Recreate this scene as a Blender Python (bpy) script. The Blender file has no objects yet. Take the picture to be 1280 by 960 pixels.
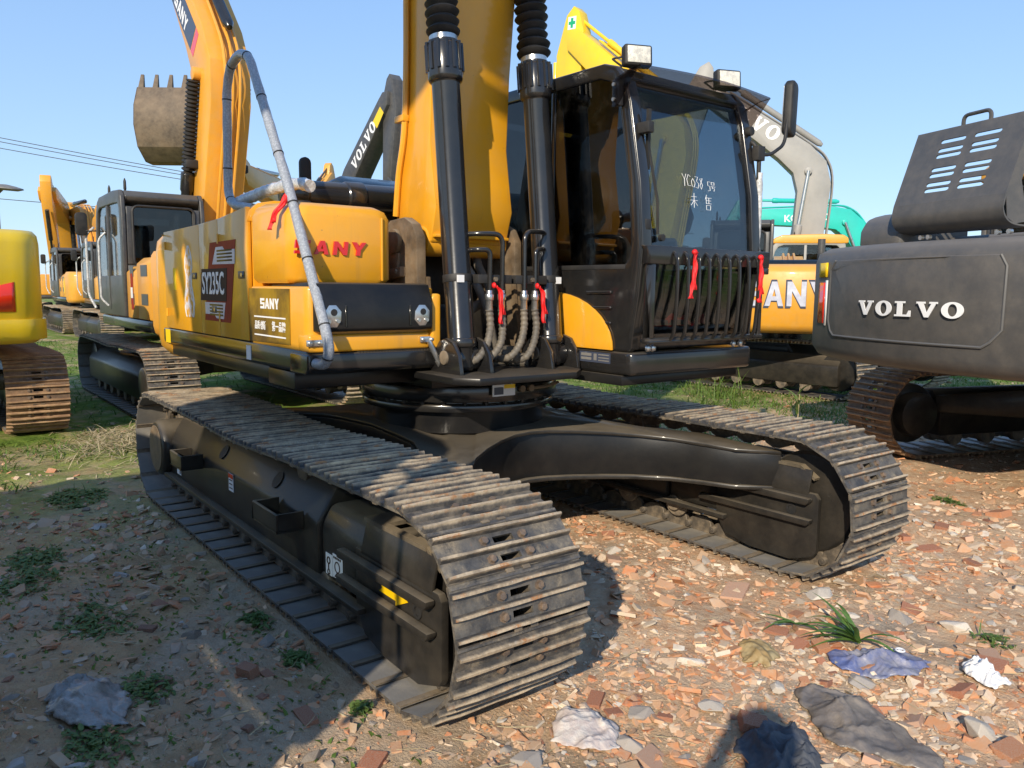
import bpy, bmesh, math, random
import numpy as np
from mathutils import Vector, Matrix, noise as mnoise
random.seed(7)
RNG = np.random.default_rng(11)
PI = math.pi
scene = bpy.context.scene
COL = scene.collection

# ------------------------------------------------------------------ camera
cam_d = bpy.data.cameras.new("camera")
cam = bpy.data.objects.new("camera", cam_d)
COL.objects.link(cam)
cam_d.sensor_width = 36.0
cam_d.lens = 992.35 / 1280 * 36.0
cam_d.clip_start = 0.05
cam_d.clip_end = 2000
_p, _r, _y = 0.1195, 0.0105, 2.4852
_fw = Vector((math.cos(_y) * math.cos(_p), math.sin(_y) * math.cos(_p), -math.sin(_p)))
_rt = Vector((math.sin(_y), -math.cos(_y), 0))
_up = _rt.cross(_fw)
_rt2 = _rt * math.cos(_r) + _up * math.sin(_r)
_up2 = _up * math.cos(_r) - _rt * math.sin(_r)
_m = Matrix((_rt2, _up2, -_fw)).transposed().to_4x4()
_m.translation = Vector((4.5111, -3.0107, 1.6549))
cam.matrix_world = _m
scene.camera = cam

# ------------------------------------------------------------------ world, sun, exposure
SUN_EL = math.radians(27.5)
LIGHT_AZ = math.radians(125.4)          # heading in which the sunlight travels
SUN_H = LIGHT_AZ + PI                   # heading towards the sun
world = bpy.data.worlds.new("World")
scene.world = world
world.use_nodes = True
wn = world.node_tree.nodes
wl = world.node_tree.links
wn.clear()
wo = wn.new("ShaderNodeOutputWorld")
wb = wn.new("ShaderNodeBackground")
ws = wn.new("ShaderNodeTexSky")
ws.sky_type = 'NISHITA'
ws.sun_disc = False
ws.sun_elevation = SUN_EL
ws.sun_rotation = PI / 2 - SUN_H
ws.air_density = 1.0
ws.dust_density = 0.25
ws.ozone_density = 4.0
wb.inputs[1].default_value = 0.15
wtc = wn.new("ShaderNodeTexCoord")
wsp = wn.new("ShaderNodeSeparateXYZ")
wrp = wn.new("ShaderNodeValToRGB")
wmx = wn.new("ShaderNodeMix")
wmx.data_type = 'RGBA'
wmx.inputs[0].default_value = 0.72
wl.new(wtc.outputs["Generated"], wsp.inputs[0])
wl.new(wsp.outputs[2], wrp.inputs[0])
wrp.color_ramp.elements[0].position = 0.0          # hazy pale blue at the horizon
wrp.color_ramp.elements[0].color = (0.50, 0.69, 0.92, 1)
wrp.color_ramp.elements[1].position = 0.55         # clear blue higher up
wrp.color_ramp.elements[1].color = (0.18, 0.40, 0.83, 1)
wsc = wn.new("ShaderNodeVectorMath"); wsc.operation = 'SCALE'; wsc.inputs[3].default_value = 5.2
wl.new(wrp.outputs[0], wsc.inputs[0])
wl.new(ws.outputs[0], wmx.inputs[6])
wl.new(wsc.outputs[0], wmx.inputs[7])
wl.new(wmx.outputs[2], wb.inputs[0])
wl.new(wb.outputs[0], wo.inputs[0])
sun_d = bpy.data.lights.new("sun", 'SUN')
sun_d.energy = 3.8
sun_d.angle = math.radians(0.55)
sun_d.color = (1.0, 0.89, 0.72)
sun = bpy.data.objects.new("sun", sun_d)
COL.objects.link(sun)
_ld = Vector((math.cos(LIGHT_AZ) * math.cos(SUN_EL), math.sin(LIGHT_AZ) * math.cos(SUN_EL), -math.sin(SUN_EL)))
sun.rotation_euler = _ld.to_track_quat('-Z', 'Y').to_euler()
scene.view_settings.view_transform = 'Standard'
scene.view_settings.look = 'None'
scene.view_settings.gamma = 1
scene.view_settings.exposure = 0.5
scene.cycles.max_bounces = 6
scene.cycles.transparent_max_bounces = 12
scene.cycles.use_denoising = True

# ------------------------------------------------------------------ materials
def srgb(r, g, b):
    def f(c):
        c /= 255.0
        return c / 12.92 if c <= 0.04045 else ((c + 0.055) / 1.055) ** 2.4
    return (f(r), f(g), f(b), 1)

def c4(c):
    return tuple(c) if len(c) == 4 else (*c, 1)

class NT:
    def __init__(self, name):
        self.mat = bpy.data.materials.new(name)
        self.mat.use_nodes = True
        self.n = self.mat.node_tree.nodes
        self.l = self.mat.node_tree.links
        self.bsdf = self.n["Principled BSDF"]
        self.out = self.n["Material Output"]
        self.tc = self.n.new("ShaderNodeTexCoord")
        self.geo = self.n.new("ShaderNodeNewGeometry")
    def set(self, node, key, v):
        if hasattr(v, "is_output") or isinstance(v, bpy.types.NodeSocket):
            self.l.new(v, node.inputs[key])
        else:
            node.inputs[key].default_value = v
    def noise(self, scale, detail=4, rough=0.55, coord=None, dist=0.0):
        n = self.n.new("ShaderNodeTexNoise")
        n.inputs["Scale"].default_value = scale
        n.inputs["Detail"].default_value = detail
        n.inputs["Roughness"].default_value = rough
        n.inputs["Distortion"].default_value = dist
        self.l.new(coord if coord is not None else self.tc.outputs["Object"], n.inputs["Vector"])
        return n.outputs["Fac"]
    def ramp(self, v, lo, hi, a=0.0, b=1.0):
        n = self.n.new("ShaderNodeMapRange")
        n.interpolation_type = 'SMOOTHSTEP'
        self.set(n, 0, v)
        n.inputs[1].default_value = lo
        n.inputs[2].default_value = hi
        n.inputs[3].default_value = a
        n.inputs[4].default_value = b
        return n.outputs[0]
    def mix(self, f, a, b, mode='MIX'):
        n = self.n.new("ShaderNodeMix")
        n.data_type = 'RGBA'
        n.blend_type = mode
        self.set(n, 0, f)
        self.set(n, 6, c4(a) if isinstance(a, tuple) else a)
        self.set(n, 7, c4(b) if isinstance(b, tuple) else b)
        return n.outputs[2]
    def math(self, op, a, b=0.0):
        n = self.n.new("ShaderNodeMath")
        n.operation = op
        self.set(n, 0, a)
        self.set(n, 1, b)
        return n.outputs[0]
    def up(self):
        s = self.n.new("ShaderNodeSeparateXYZ")
        self.l.new(self.geo.outputs["Normal"], s.inputs[0])
        return s.outputs[2]
    def bump(self, h, strength, dist=0.01):
        b = self.n.new("ShaderNodeBump")
        b.inputs["Strength"].default_value = strength
        b.inputs["Distance"].default_value = dist
        self.l.new(h, b.inputs["Height"])
        self.l.new(b.outputs[0], self.bsdf.inputs["Normal"])

def make_mat(name, base, rough=0.45, metal=0.0, coat=0.0, var=None, dust=None, bump=None, streak=False, spec=0.5):
    """var=(colour2, scale, lo, hi); dust=(colour, all-over amount, upward amount); bump=(scale, strength)"""
    t = NT(name)
    col = c4(base)
    if var:
        c2, sc, lo, hi = var
        col = t.mix(t.ramp(t.noise(sc, 6, 0.65), lo, hi), col, c4(c2))
    rg = rough
    if streak:
        sc_ = t.n.new("ShaderNodeVectorMath"); sc_.operation = 'MULTIPLY'; sc_.inputs[1].default_value = (14, 14, .9)
        t.l.new(t.tc.outputs["Object"], sc_.inputs[0])
        col = t.mix(t.ramp(t.noise(1.0, 5, .6, sc_.outputs[0]), .54, .78, 0, .34), col, (.40, .22, .07))
        col = t.mix(t.ramp(t.noise(34, 3, .6), .72, .76, 0, .55), col, (.16, .10, .05))
    if dust:
        dc, allover, upw = dust
        f = t.math('MULTIPLY', t.ramp(t.noise(9, 6, 0.7), 0.3, 0.75), allover)
        u = t.math('MULTIPLY', t.ramp(t.up(), 0.35, 0.95), upw)
        u = t.math('MULTIPLY', u, t.ramp(t.noise(5, 5, 0.7), 0.15, 0.6, 0.45, 1.0))
        f = t.math('MAXIMUM', f, u)
        col = t.mix(f, col, c4(dc))
        rg = t.ramp(f, 0.0, 0.8, rough, 0.9)
    t.set(t.bsdf, "Base Color", col)
    t.set(t.bsdf, "Roughness", rg)
    t.bsdf.inputs["Metallic"].default_value = metal
    t.bsdf.inputs["Coat Weight"].default_value = coat
    t.bsdf.inputs["Coat Roughness"].default_value = 0.08
    t.bsdf.inputs["Specular IOR Level"].default_value = spec
    if bump:
        t.bump(t.noise(bump[0], 4, 0.6), bump[1])
    return t.mat

DUST = (0.30, 0.235, 0.16)
M = {}
M['yellow'] = make_mat("orange_yellow_paint", (0.80, 0.365, 0.012), 0.33, coat=0.35, var=((0.72, 0.32, 0.014), 1.6, 0.3, 0.75), dust=((0.55, 0.36, 0.14), 0.14, 0.25), bump=(60, 0.02), streak=True)
M['yellow_far'] = make_mat("sun_faded_orange_paint", (0.76, 0.34, 0.02), 0.42, coat=0.2, var=((0.66, 0.30, 0.03), 1.2, 0.3, 0.75), dust=((0.5, 0.36, 0.18), 0.22, 0.3), streak=True)
M['lemon'] = make_mat("lemon_yellow_paint", (0.83, 0.56, 0.012), 0.38, coat=0.2, var=((0.76, 0.50, 0.016), 1.3, 0.3, 0.75), dust=((0.5, 0.4, 0.18), 0.12, 0.2))
M['teal'] = make_mat("teal_paint", (0.02, 0.52, 0.42), 0.4, coat=0.2, var=((0.03, 0.44, 0.37), 1.2, 0.3, 0.7))
M['volvo'] = make_mat("dark_grey_paint", (0.068, 0.067, 0.067), 0.5, coat=0.05, var=((0.088, 0.084, 0.08), 2.2, 0.35, 0.7), dust=((0.26, 0.22, 0.175), 0.18, 0.4), bump=(45, 0.04))
M['greyarm'] = make_mat("mid_grey_paint", (0.30, 0.295, 0.28), 0.5, var=((0.25, 0.245, 0.23), 1.4, 0.3, 0.7), dust=((0.4, 0.36, 0.3), 0.2, 0.2))
M['darkarm'] = make_mat("charcoal_arm_paint", (0.045, 0.046, 0.05), 0.45, var=((0.065, 0.063, 0.06), 1.4, 0.3, 0.7), dust=((0.3, 0.26, 0.2), 0.15, 0.2))
M['black'] = make_mat("gloss_black_paint", (0.011, 0.011, 0.012), 0.22, coat=0.4, var=((0.015, 0.0145, 0.014), 2.2, 0.35, 0.7), dust=((0.17, 0.14, 0.10), 0.05, 0.35), bump=(30, 0.02))
M['black_dusty'] = make_mat("dusty_black_paint", (0.014, 0.013, 0.012), 0.36, coat=0.1, var=((0.03, 0.026, 0.021), 2.6, 0.3, 0.75), dust=((0.25, 0.205, 0.145), 0.08, 0.50), bump=(70, 0.06), spec=0.3)
M['cab_dark'] = make_mat("charcoal_cab_paint", (0.035, 0.037, 0.04), 0.4, coat=0.1, var=((0.06, 0.058, 0.055), 2.0, 0.3, 0.7), dust=((0.2, 0.18, 0.15), 0.2, 0.3))
M['foot'] = make_mat("dusty_brown_steel", (0.05, 0.036, 0.022), 0.6, var=((0.17, 0.105, 0.05), 3.5, 0.3, 0.7), dust=(DUST, 0.4, 0.7), bump=(50, 0.1))
M['rubber'] = make_mat("black_rubber", (0.013, 0.013, 0.013), 0.62, var=((0.03, 0.027, 0.024), 8, 0.35, 0.7), bump=(50, 0.08))
M['steel'] = make_mat("worn_track_steel", (0.045, 0.043, 0.043), 0.42, metal=0.35, var=((0.10, 0.085, 0.066), 8.0, 0.35, 0.68), dust=((0.33, 0.25, 0.16), 0.5, 0.25), bump=(90, 0.22))
M['chain'] = make_mat("greasy_chain_steel", (0.075, 0.063, 0.05), 0.55, metal=0.1, var=((0.24, 0.185, 0.125), 9, 0.35, 0.7), dust=(DUST, 0.3, 0.5), bump=(60, 0.2))
M['chrome'] = make_mat("zinc_plated_metal", (0.62, 0.62, 0.6), 0.28, metal=0.9, var=((0.45, 0.44, 0.42), 14, 0.4, 0.7))
M['white'] = make_mat("white_sticker", (0.74, 0.74, 0.74), 0.45)
M['letter_white'] = make_mat("white_lettering", (0.80, 0.80, 0.80), 0.4)
M['red_letter'] = make_mat("red_lettering", (0.62, 0.018, 0.02), 0.3, coat=0.3)
M['seam'] = make_mat('panel_seam_grey', (.105, .103, .10), .6)
M['silver'] = make_mat("silver_lettering", (0.62, 0.64, 0.70), 0.35, metal=0.0, var=((0.42, 0.43, 0.52), 5, 0.3, 0.7))
M['ribbon'] = make_mat("red_ribbon_cloth", (0.80, 0.012, 0.012), 0.6, var=((0.55, 0.008, 0.01), 20, 0.35, 0.7))
M['reflector'] = make_mat("red_reflector", (0.75, 0.035, 0.01), 0.2, coat=0.5)
M['decal_red'] = make_mat("dark_red_decal", (0.27, 0.026, 0.012), 0.65, var=((0.40, 0.055, 0.012), 2.5, 0.35, 0.7), spec=0.2)
M['decal_black'] = make_mat("black_decal", (0.045, 0.022, 0.016), 0.65, spec=0.2)
M['decal_brown'] = make_mat("brown_decal", (0.10, 0.06, 0.014), 0.65, var=((0.32, 0.19, 0.012), 1.8, 0.4, 0.65), spec=0.2)
M['decal_blue'] = make_mat("navy_decal", (0.05, 0.06, 0.09), 0.35)
M['decal_yellow'] = make_mat("yellow_warning_decal", (0.85, 0.55, 0.01), 0.4)
M['decal_green'] = make_mat("green_decal", (0.01, 0.36, 0.16), 0.4)
M['arrow'] = make_mat("yellow_arrow_decal", (0.86, 0.53, 0.0), 0.4)
M['foam'] = make_mat("grey_foam_wrap", (0.27, 0.29, 0.32), 0.38, var=((0.40, 0.42, 0.45), 90, 0.45, 0.62), coat=0.5, bump=(160, 0.55))
M['wrap'] = make_mat("clear_plastic_wrap", (0.42, 0.42, 0.41), 0.22, var=((0.62, 0.62, 0.62), 26, 0.4, 0.62), coat=0.6, bump=(45, 0.8))
M['hose'] = make_mat("dusty_hose", (0.10, 0.088, 0.072), 0.6, var=((0.18, 0.15, 0.11), 12, 0.35, 0.7), bump=(60, 0.1))
M['bucket'] = make_mat("rusty_bucket_steel", (0.07, 0.05, 0.034), 0.7, var=((0.165, 0.115, 0.07), 2.5, 0.3, 0.7), dust=(DUST, 0.3, 0.3), bump=(20, 0.1))
M['seat'] = make_mat("seat_in_plastic", (0.35, 0.33, 0.36), 0.3, var=((0.16, 0.14, 0.13), 9, 0.4, 0.6), bump=(30, 0.6))
M['lens'] = make_mat("lamp_lens", (0.72, 0.69, 0.58), 0.2, metal=0.0, coat=.6, var=((0.5, 0.48, 0.42), 25, 0.4, 0.6), bump=(80, 0.4))
M['orange_lamp'] = make_mat("orange_lamp_plastic", (0.7, 0.13, 0.02), 0.35)
M['concrete'] = make_mat("weathered_post_paint", (0.17, 0.16, 0.145), 0.7, var=((0.25, 0.23, 0.2), 6, 0.35, 0.7))
M['wire'] = make_mat("power_line_cable", (0.06, 0.065, 0.075), 0.7)

def glass_mat(name, tint, ior=1.5, rough=0.015, spots=True):
    t = NT(name)
    t.n.remove(t.bsdf)
    dt = t.n.new("ShaderNodeVectorMath"); dt.operation = 'DOT_PRODUCT'
    t.l.new(t.geo.outputs["Normal"], dt.inputs[0]); t.l.new(t.geo.outputs["Incoming"], dt.inputs[1])
    cosv = t.math('ABSOLUTE', dt.outputs["Value"])
    f0 = ((ior - 1) / (ior + 1)) ** 2
    fz = t.math('ADD', t.math('MULTIPLY', t.math('POWER', t.math('SUBTRACT', 1.0, cosv), 5.0), 1 - f0), f0)
    tr = t.n.new("ShaderNodeBsdfTransparent"); tr.inputs[0].default_value = c4(tint)
    gl = t.n.new("ShaderNodeBsdfGlossy"); gl.inputs[0].default_value = (1, 1, 1, 1); gl.inputs[1].default_value = rough
    mx = t.n.new("ShaderNodeMixShader")
    t.l.new(fz, mx.inputs[0]); t.l.new(tr.outputs[0], mx.inputs[1]); t.l.new(gl.outputs[0], mx.inputs[2])
    df = t.n.new("ShaderNodeBsdfDiffuse"); df.inputs[0].default_value = (0.32, 0.29, 0.24, 1)
    m2 = t.n.new("ShaderNodeMixShader")
    t.l.new(t.ramp(t.noise(5, 8, 0.75), 0.45, 0.9, 0.0, 0.06), m2.inputs[0])
    t.l.new(mx.outputs[0], m2.inputs[1]); t.l.new(df.outputs[0], m2.inputs[2])
    t.l.new(m2.outputs[0], t.out.inputs[0])
    return t.mat
M['glass'] = glass_mat("tinted_cab_glass", (0.60, 0.645, 0.66))
M['glass_front'] = glass_mat('blue_grey_windscreen_glass', (0.50, 0.55, 0.58), 1.75)
M['glass_dark'] = glass_mat("dark_tinted_glass", (0.15, 0.155, 0.155), 1.6)
M['visor'] = glass_mat("smoked_visor_plastic", (0.52, 0.47, 0.45), 1.45, 0.08)

def rust_rib():
    t = NT("rusty_worn_rib_steel")
    oi = t.n.new("ShaderNodeObjectInfo")
    v = t.n.new("ShaderNodeVectorMath"); v.operation = 'ADD'
    cb = t.n.new("ShaderNodeCombineXYZ")
    r10 = t.math('MULTIPLY', oi.outputs["Random"], 40.0)
    t.l.new(r10, cb.inputs[0]); t.l.new(r10, cb.inputs[1])
    t.l.new(t.tc.outputs["Object"], v.inputs[0]); t.l.new(cb.outputs[0], v.inputs[1])
    co = v.outputs[0]
    a = t.mix(t.ramp(t.noise(9, 6, 0.7, co), 0.36, 0.62), (0.28, 0.22, 0.15), (0.52, 0.41, 0.275))
    a = t.mix(t.ramp(t.noise(8, 6, 0.75, co), 0.53, 0.66), a, (0.42, 0.20, 0.08))
    a = t.mix(t.ramp(t.noise(38, 4, 0.7, co), 0.60, 0.72), a, (0.55, 0.50, 0.43))
    sz = t.n.new("ShaderNodeSeparateXYZ"); t.l.new(t.tc.outputs["Object"], sz.inputs[0])
    worn = t.ramp(t.math('ADD', sz.outputs[2], t.math('MULTIPLY', t.noise(30, 4, .7, co), .016)), .020, .034)
    a = t.mix(worn, t.mix(t.ramp(t.noise(12, 5, .7, co), .4, .7), (.055, .052, .050), (.18, .15, .115)), a)
    t.set(t.bsdf, "Base Color", a)
    t.bsdf.inputs["Roughness"].default_value = 0.62
    t.bsdf.inputs["Metallic"].default_value = 0.1
    t.bump(t.noise(70, 4, 0.7, co), 0.4)
    return t.mat
M['rib'] = rust_rib()

def shoe_plate():
    t = NT("scuffed_track_plate_steel")
    oi = t.n.new("ShaderNodeObjectInfo")
    v = t.n.new("ShaderNodeVectorMath"); v.operation = 'ADD'
    cb = t.n.new("ShaderNodeCombineXYZ")
    r10 = t.math('MULTIPLY', oi.outputs["Random"], 55.0)
    t.l.new(r10, cb.inputs[0]); t.l.new(r10, cb.inputs[1])
    t.l.new(t.tc.outputs["Object"], v.inputs[0]); t.l.new(cb.outputs[0], v.inputs[1])
    co = v.outputs[0]
    a = t.mix(t.ramp(t.noise(7, 6, 0.7, co), 0.34, 0.66), (0.055, 0.053, 0.053), (0.16, 0.142, 0.118))
    a = t.mix(t.ramp(t.noise(6, 6, 0.75, co), 0.48, 0.72), a, (0.32, 0.26, 0.18))
    a = t.mix(t.ramp(t.noise(11, 5, 0.7, co), 0.63, 0.74), a, (0.32, 0.14, 0.05))
    t.set(t.bsdf, "Base Color", a)
    t.set(t.bsdf, "Roughness", t.ramp(t.noise(12, 4, 0.6, co), 0.3, 0.7, 0.34, 0.7))
    t.bsdf.inputs["Metallic"].default_value = 0.25
    t.bump(t.noise(60, 5, 0.7, co), 0.35)
    return t.mat
M['plate'] = shoe_plate()

M['plate_rust'] = make_mat('rusty_track_plate', (.10, .06, .036), .7, var=((.26, .145, .07), 7, .35, .7), dust=((.36, .26, .16), .35, .1), bump=(60, .25))
M['rib_rust'] = make_mat('rusty_track_rib', (.26, .15, .08), .7, var=((.46, .29, .15), 9, .35, .7), bump=(60, .25))
M['black_deep'] = make_mat('deep_black_steel', (.009, .009, .0095), .32, var=((.014, .0135, .013), 2.2, .35, .7), dust=((.15, .125, .09), .05, .35), bump=(40, .03), spec=.35)
M['guard_top'] = make_mat('dusty_guard_plate', (.06, .05, .036), .6, var=((.13, .10, .065), 5, .35, .7), dust=((.30, .235, .15), .35, .6), bump=(70, .15))
M['bolt'] = make_mat('rusty_bolt_head', (.14, .105, .08), .55, metal=.2, var=((.30, .20, .12), 20, .4, .65), bump=(90, .2))
M['plate_inner'] = make_mat('polished_inner_plate', (.20, .19, .175), .55, var=((.31, .28, .235), 5, .35, .7), bump=(70, .15))

# ------------------------------------------------------------------ mesh building
class MB:
    XF = None          # optional current transform for everything added
    def __init__(self):
        self.v = []; self.f = []; self.m = []
    def add(self, verts, faces, mi=0, Mx=None):
        o = len(self.v)
        for p in verts:
            p = Vector(p)
            if Mx is not None: p = Mx @ p
            if MB.XF is not None: p = MB.XF @ p
            self.v.append(p)
        for f in faces:
            self.f.append([i + o for i in f]); self.m.append(mi)
        return self
    def box(self, x0, x1, y0, y1, z0, z1, mi=0, Mx=None):
        v = [(x, y, z) for z in (z0, z1) for y in (y0, y1) for x in (x0, x1)]
        return self.add(v, [(0, 2, 3, 1), (4, 5, 7, 6), (0, 1, 5, 4), (2, 6, 7, 3), (0, 4, 6, 2), (1, 3, 7, 5)], mi, Mx)
    def prism(self, pts, axis, a, b, mi=0, Mx=None):
        n = len(pts)
        def mk(p, h):
            return {'y': (p[0], h, p[1]), 'x': (h, p[0], p[1]), 'z': (p[0], p[1], h)}[axis]
        v = [mk(p, a) for p in pts] + [mk(p, b) for p in pts]
        f = [tuple(range(n))[::-1], tuple(range(n, 2 * n))] + [(i, (i + 1) % n, n + (i + 1) % n, n + i) for i in range(n)]
        return self.add(v, f, mi, Mx)
    def loft(self, rings, mi=0, cap=True, Mx=None):
        n = len(rings[0])
        v = [p for r in rings for p in r]
        f = []
        for k in range(len(rings) - 1):
            for i in range(n):
                j = (i + 1) % n
                f.append((k * n + i, k * n + j, (k + 1) * n + j, (k + 1) * n + i))
        if cap:
            f.append(tuple(range(n))[::-1]); f.append(tuple(range((len(rings) - 1) * n, len(rings) * n)))
        return self.add(v, f, mi, Mx)
    def tube(self, path, r, n=8, mi=0, cap=True, Mx=None):
        P = [Vector(p) for p in path]
        rs = r if isinstance(r, (list, tuple)) else [r] * len(P)
        rings = []
        u = None
        for i, p in enumerate(P):
            t = (P[min(i + 1, len(P) - 1)] - P[max(i - 1, 0)]).normalized()
            if u is None:
                u = t.cross(Vector((0, 0, 1)))
                if u.length < 1e-3: u = t.cross(Vector((0, 1, 0)))
            u = (u - t * u.dot(t)).normalized()
            w = t.cross(u)
            rings.append([p + (u * math.cos(2 * PI * k / n) + w * math.sin(2 * PI * k / n)) * rs[i] for k in range(n)])
        return self.loft(rings, mi, cap, Mx)
    def cyl(self, p0, p1, r, n=16, r1=None, mi=0, Mx=None):
        return self.tube([p0, p1], [r, r if r1 is None else r1], n, mi, True, Mx)
    def lathe(self, prof, p0, axis, n=24, mi=0, Mx=None, cap=True):
        """prof: (radius, distance along axis)"""
        a = Vector(axis).normalized(); p0 = Vector(p0)
        u = a.cross(Vector((0, 1, 0)))
        if u.length < 1e-3: u = a.cross(Vector((1, 0, 0)))
        u.normalize(); w = a.cross(u)
        rings = [[p0 + a * h + (u * math.cos(2 * PI * k / n) + w * math.sin(2 * PI * k / n)) * r for k in range(n)] for r, h in prof]
        return self.loft(rings, mi, cap, Mx)
    def mesh(self, name, mats, bevel=0.0, seg=2, smooth=38):
        me = bpy.data.meshes.new(name)
        me.from_pydata([tuple(p) for p in self.v], [], self.f)
        for i, p in enumerate(me.polygons): p.material_index = self.m[i]
        bm = bmesh.new(); bm.from_mesh(me)
        bmesh.ops.remove_doubles(bm, verts=bm.verts, dist=1e-5)
        bmesh.ops.recalc_face_normals(bm, faces=bm.faces)
        if bevel > 0:
            ed = [e for e in bm.edges if len(e.link_faces) == 2 and e.calc_face_angle(0) > math.radians(28)]
            bmesh.ops.bevel(bm, geom=ed, offset=bevel, segments=seg, affect='EDGES', clamp_overlap=True, profile=0.5)
        for f in bm.faces: f.smooth = True
        bm.to_mesh(me); bm.free()
        me.set_sharp_from_angle(angle=math.radians(smooth))
        for m in (mats if isinstance(mats, (list, tuple)) else [mats]):
            me.materials.append(M[m] if isinstance(m, str) else m)
        return me
    def build(self, name, mats, parent=None, bevel=0.0, seg=2, smooth=38, label=None, kind=None):
        o = bpy.data.objects.new(name, self.mesh(name, mats, bevel, seg, smooth))
        COL.objects.link(o)
        if parent is not None: o.parent = parent
        if label: o['label'] = label
        if kind: o['kind'] = kind
        return o

def inst(name, me, parent=None, mx=None):
    o = bpy.data.objects.new(name, me)
    COL.objects.link(o)
    if parent is not None: o.parent = parent
    if mx is not None: o.matrix_local = mx
    return o

def tag(o, label, cat, group=None):
    o['label'] = label; o['category'] = cat
    if group: o['group'] = group
    return o

def empty(name, loc, rz=0.0):
    o = bpy.data.objects.new(name, None)
    COL.objects.link(o)
    o.empty_display_size = 0.3
    o.location = loc; o.rotation_euler = (0, 0, rz)
    return o

def smooth_path(pts, per=6):
    """Catmull-Rom through pts"""
    P = [Vector(p) for p in pts]
    out = []
    for i in range(len(P) - 1):
        p0 = P[max(i - 1, 0)]; p1 = P[i]; p2 = P[i + 1]; p3 = P[min(i + 2, len(P) - 1)]
        for k in range(per):
            t = k / per
            out.append(0.5 * ((2 * p1) + (p2 - p0) * t + (2 * p0 - 5 * p1 + 4 * p2 - p3) * t * t + (3 * p1 - p0 - 3 * p2 + p3) * t ** 3))
    out.append(P[-1])
    return out

def round_path(pts, r, k=5):
    """polyline with rounded corners"""
    P = [Vector(p) for p in pts]
    out = [P[0]]
    for i in range(1, len(P) - 1):
        a = P[i - 1] - P[i]; b = P[i + 1] - P[i]
        d = min(r, a.length * 0.49, b.length * 0.49)
        A = P[i] + a.normalized() * d; B = P[i] + b.normalized() * d
        for j in range(k + 1):
            t = j / k
            out.append(A * (1 - t) ** 2 + P[i] * 2 * t * (1 - t) + B * t * t)
    out.append(P[-1])
    return out

def rrect(w, h, r, k=4, cx=0, cy=0):
    out = []
    for sx, sy, a0 in ((1, 1, 0), (-1, 1, 90), (-1, -1, 180), (1, -1, 270)):
        for j in range(k + 1):
            a = math.radians(a0 + 90 * j / k)
            out.append((cx + sx * (w / 2 - r) + r * math.cos(a), cy + sy * (h / 2 - r) + r * math.sin(a)))
    return out

def frame_mx(o, u, v):
    """matrix whose x is u, y is v, z is u x v, at o"""
    u = Vector(u).normalized(); v = Vector(v); n = u.cross(v).normalized(); v = n.cross(u)
    m = Matrix((u, v, n)).transposed().to_4x4(); m.translation = Vector(o)
    return m

# ------------------------------------------------------------------ lettering
def _ring(rx, ry, ix, iy, n=22):
    q = []
    for k in range(n):
        a, b = 2 * PI * k / n, 2 * PI * (k + 1) / n
        q.append([(.5 + rx * math.cos(a), .5 + ry * math.sin(a)), (.5 + rx * math.cos(b), .5 + ry * math.sin(b)),
                  (.5 + ix * math.cos(b), .5 + iy * math.sin(b)), (.5 + ix * math.cos(a), .5 + iy * math.sin(a))])
    return q
GLYPH = {
    'S': [[(0, 0), (1, 0), (1, .6), (.27, .6), (.27, .77), (1, .77), (1, 1), (0, 1), (0, .4), (.73, .4), (.73, .23), (0, .23)]],
    'A': [[(0, 0), (.27, 0), (.5, .70), (.5, 1), (.36, 1)], [(1, 0), (.64, 1), (.5, 1), (.5, .70), (.73, 0)], [(.345, .22), (.655, .22), (.6, .4), (.4, .4)]],
    'N': [[(0, 0), (.26, 0), (.26, 1), (0, 1)], [(.74, 0), (1, 0), (1, 1), (.74, 1)], [(.26, 1), (.26, .62), (.74, 0), (.74, .38)]],
    'Y': [[(0, 1), (.30, 1), (.5, .64), (.5, 0), (.36, 0), (.36, .40)], [(1, 1), (.64, .40), (.64, 0), (.5, 0), (.5, .64), (.70, 1)]],
    'V': [[(-.02, 1), (-.02, .88), (.06, .88), (.40, 0), (.5, 0), (.5, .30), (.33, .88), (.42, .88), (.42, 1)],
          [(1.02, 1), (.62, 1), (.62, .88), (.72, .88), (.5, .30), (.5, 0), (.60, 0), (.94, .88), (1.02, .88)]],
    'O': _ring(.5, .52, .20, .38),
    'L': [[(0, 0), (.88, 0), (.88, .40), (.78, .40), (.68, .13), (.42, .13), (.42, .88), (.56, .88), (.56, 1), (0, 1), (0, .88), (.13, .88), (.13, .12), (0, .12)]],
}
def glyph_mesh(ch, w, h, thick, mat, shear=0.0):
    v = []; f = []
    def area(p): return sum(p[i][0] * p[(i + 1) % len(p)][1] - p[(i + 1) % len(p)][0] * p[i][1] for i in range(len(p)))
    if ch == 'O':
        n = 28
        for r, q in ((.5, .52), (.21, .39)):
            for z in (0, thick):
                v += [((.5 + r * math.cos(2 * PI * k / n)) * w, q * math.sin(2 * PI * k / n) * h, z) for k in range(n)]
        for k in range(n):
            j = (k + 1) % n
            f += [(k, j, n + j, n + k), (n + k, n + j, 3 * n + j, 3 * n + k), (2 * n + j, 2 * n + k, 3 * n + k, 3 * n + j)]
    else:
        for poly in GLYPH[ch]:
            p = poly if area(poly) > 0 else poly[::-1]
            o = len(v); n = len(p)
            q = [((x + shear * (y - .5)) * w, (y - .5) * h) for x, y in p]
            v += [(x, y, 0) for x, y in q] + [(x, y, thick) for x, y in q]
            f.append(tuple(range(o + n, o + 2 * n)))
            f += [(o + i, o + (i + 1) % n, o + n + (i + 1) % n, o + n + i) for i in range(n)]
    me = bpy.data.meshes.new('letter')
    me.from_pydata(v, [], f)
    me.materials.append(M[mat])
    return me
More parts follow.
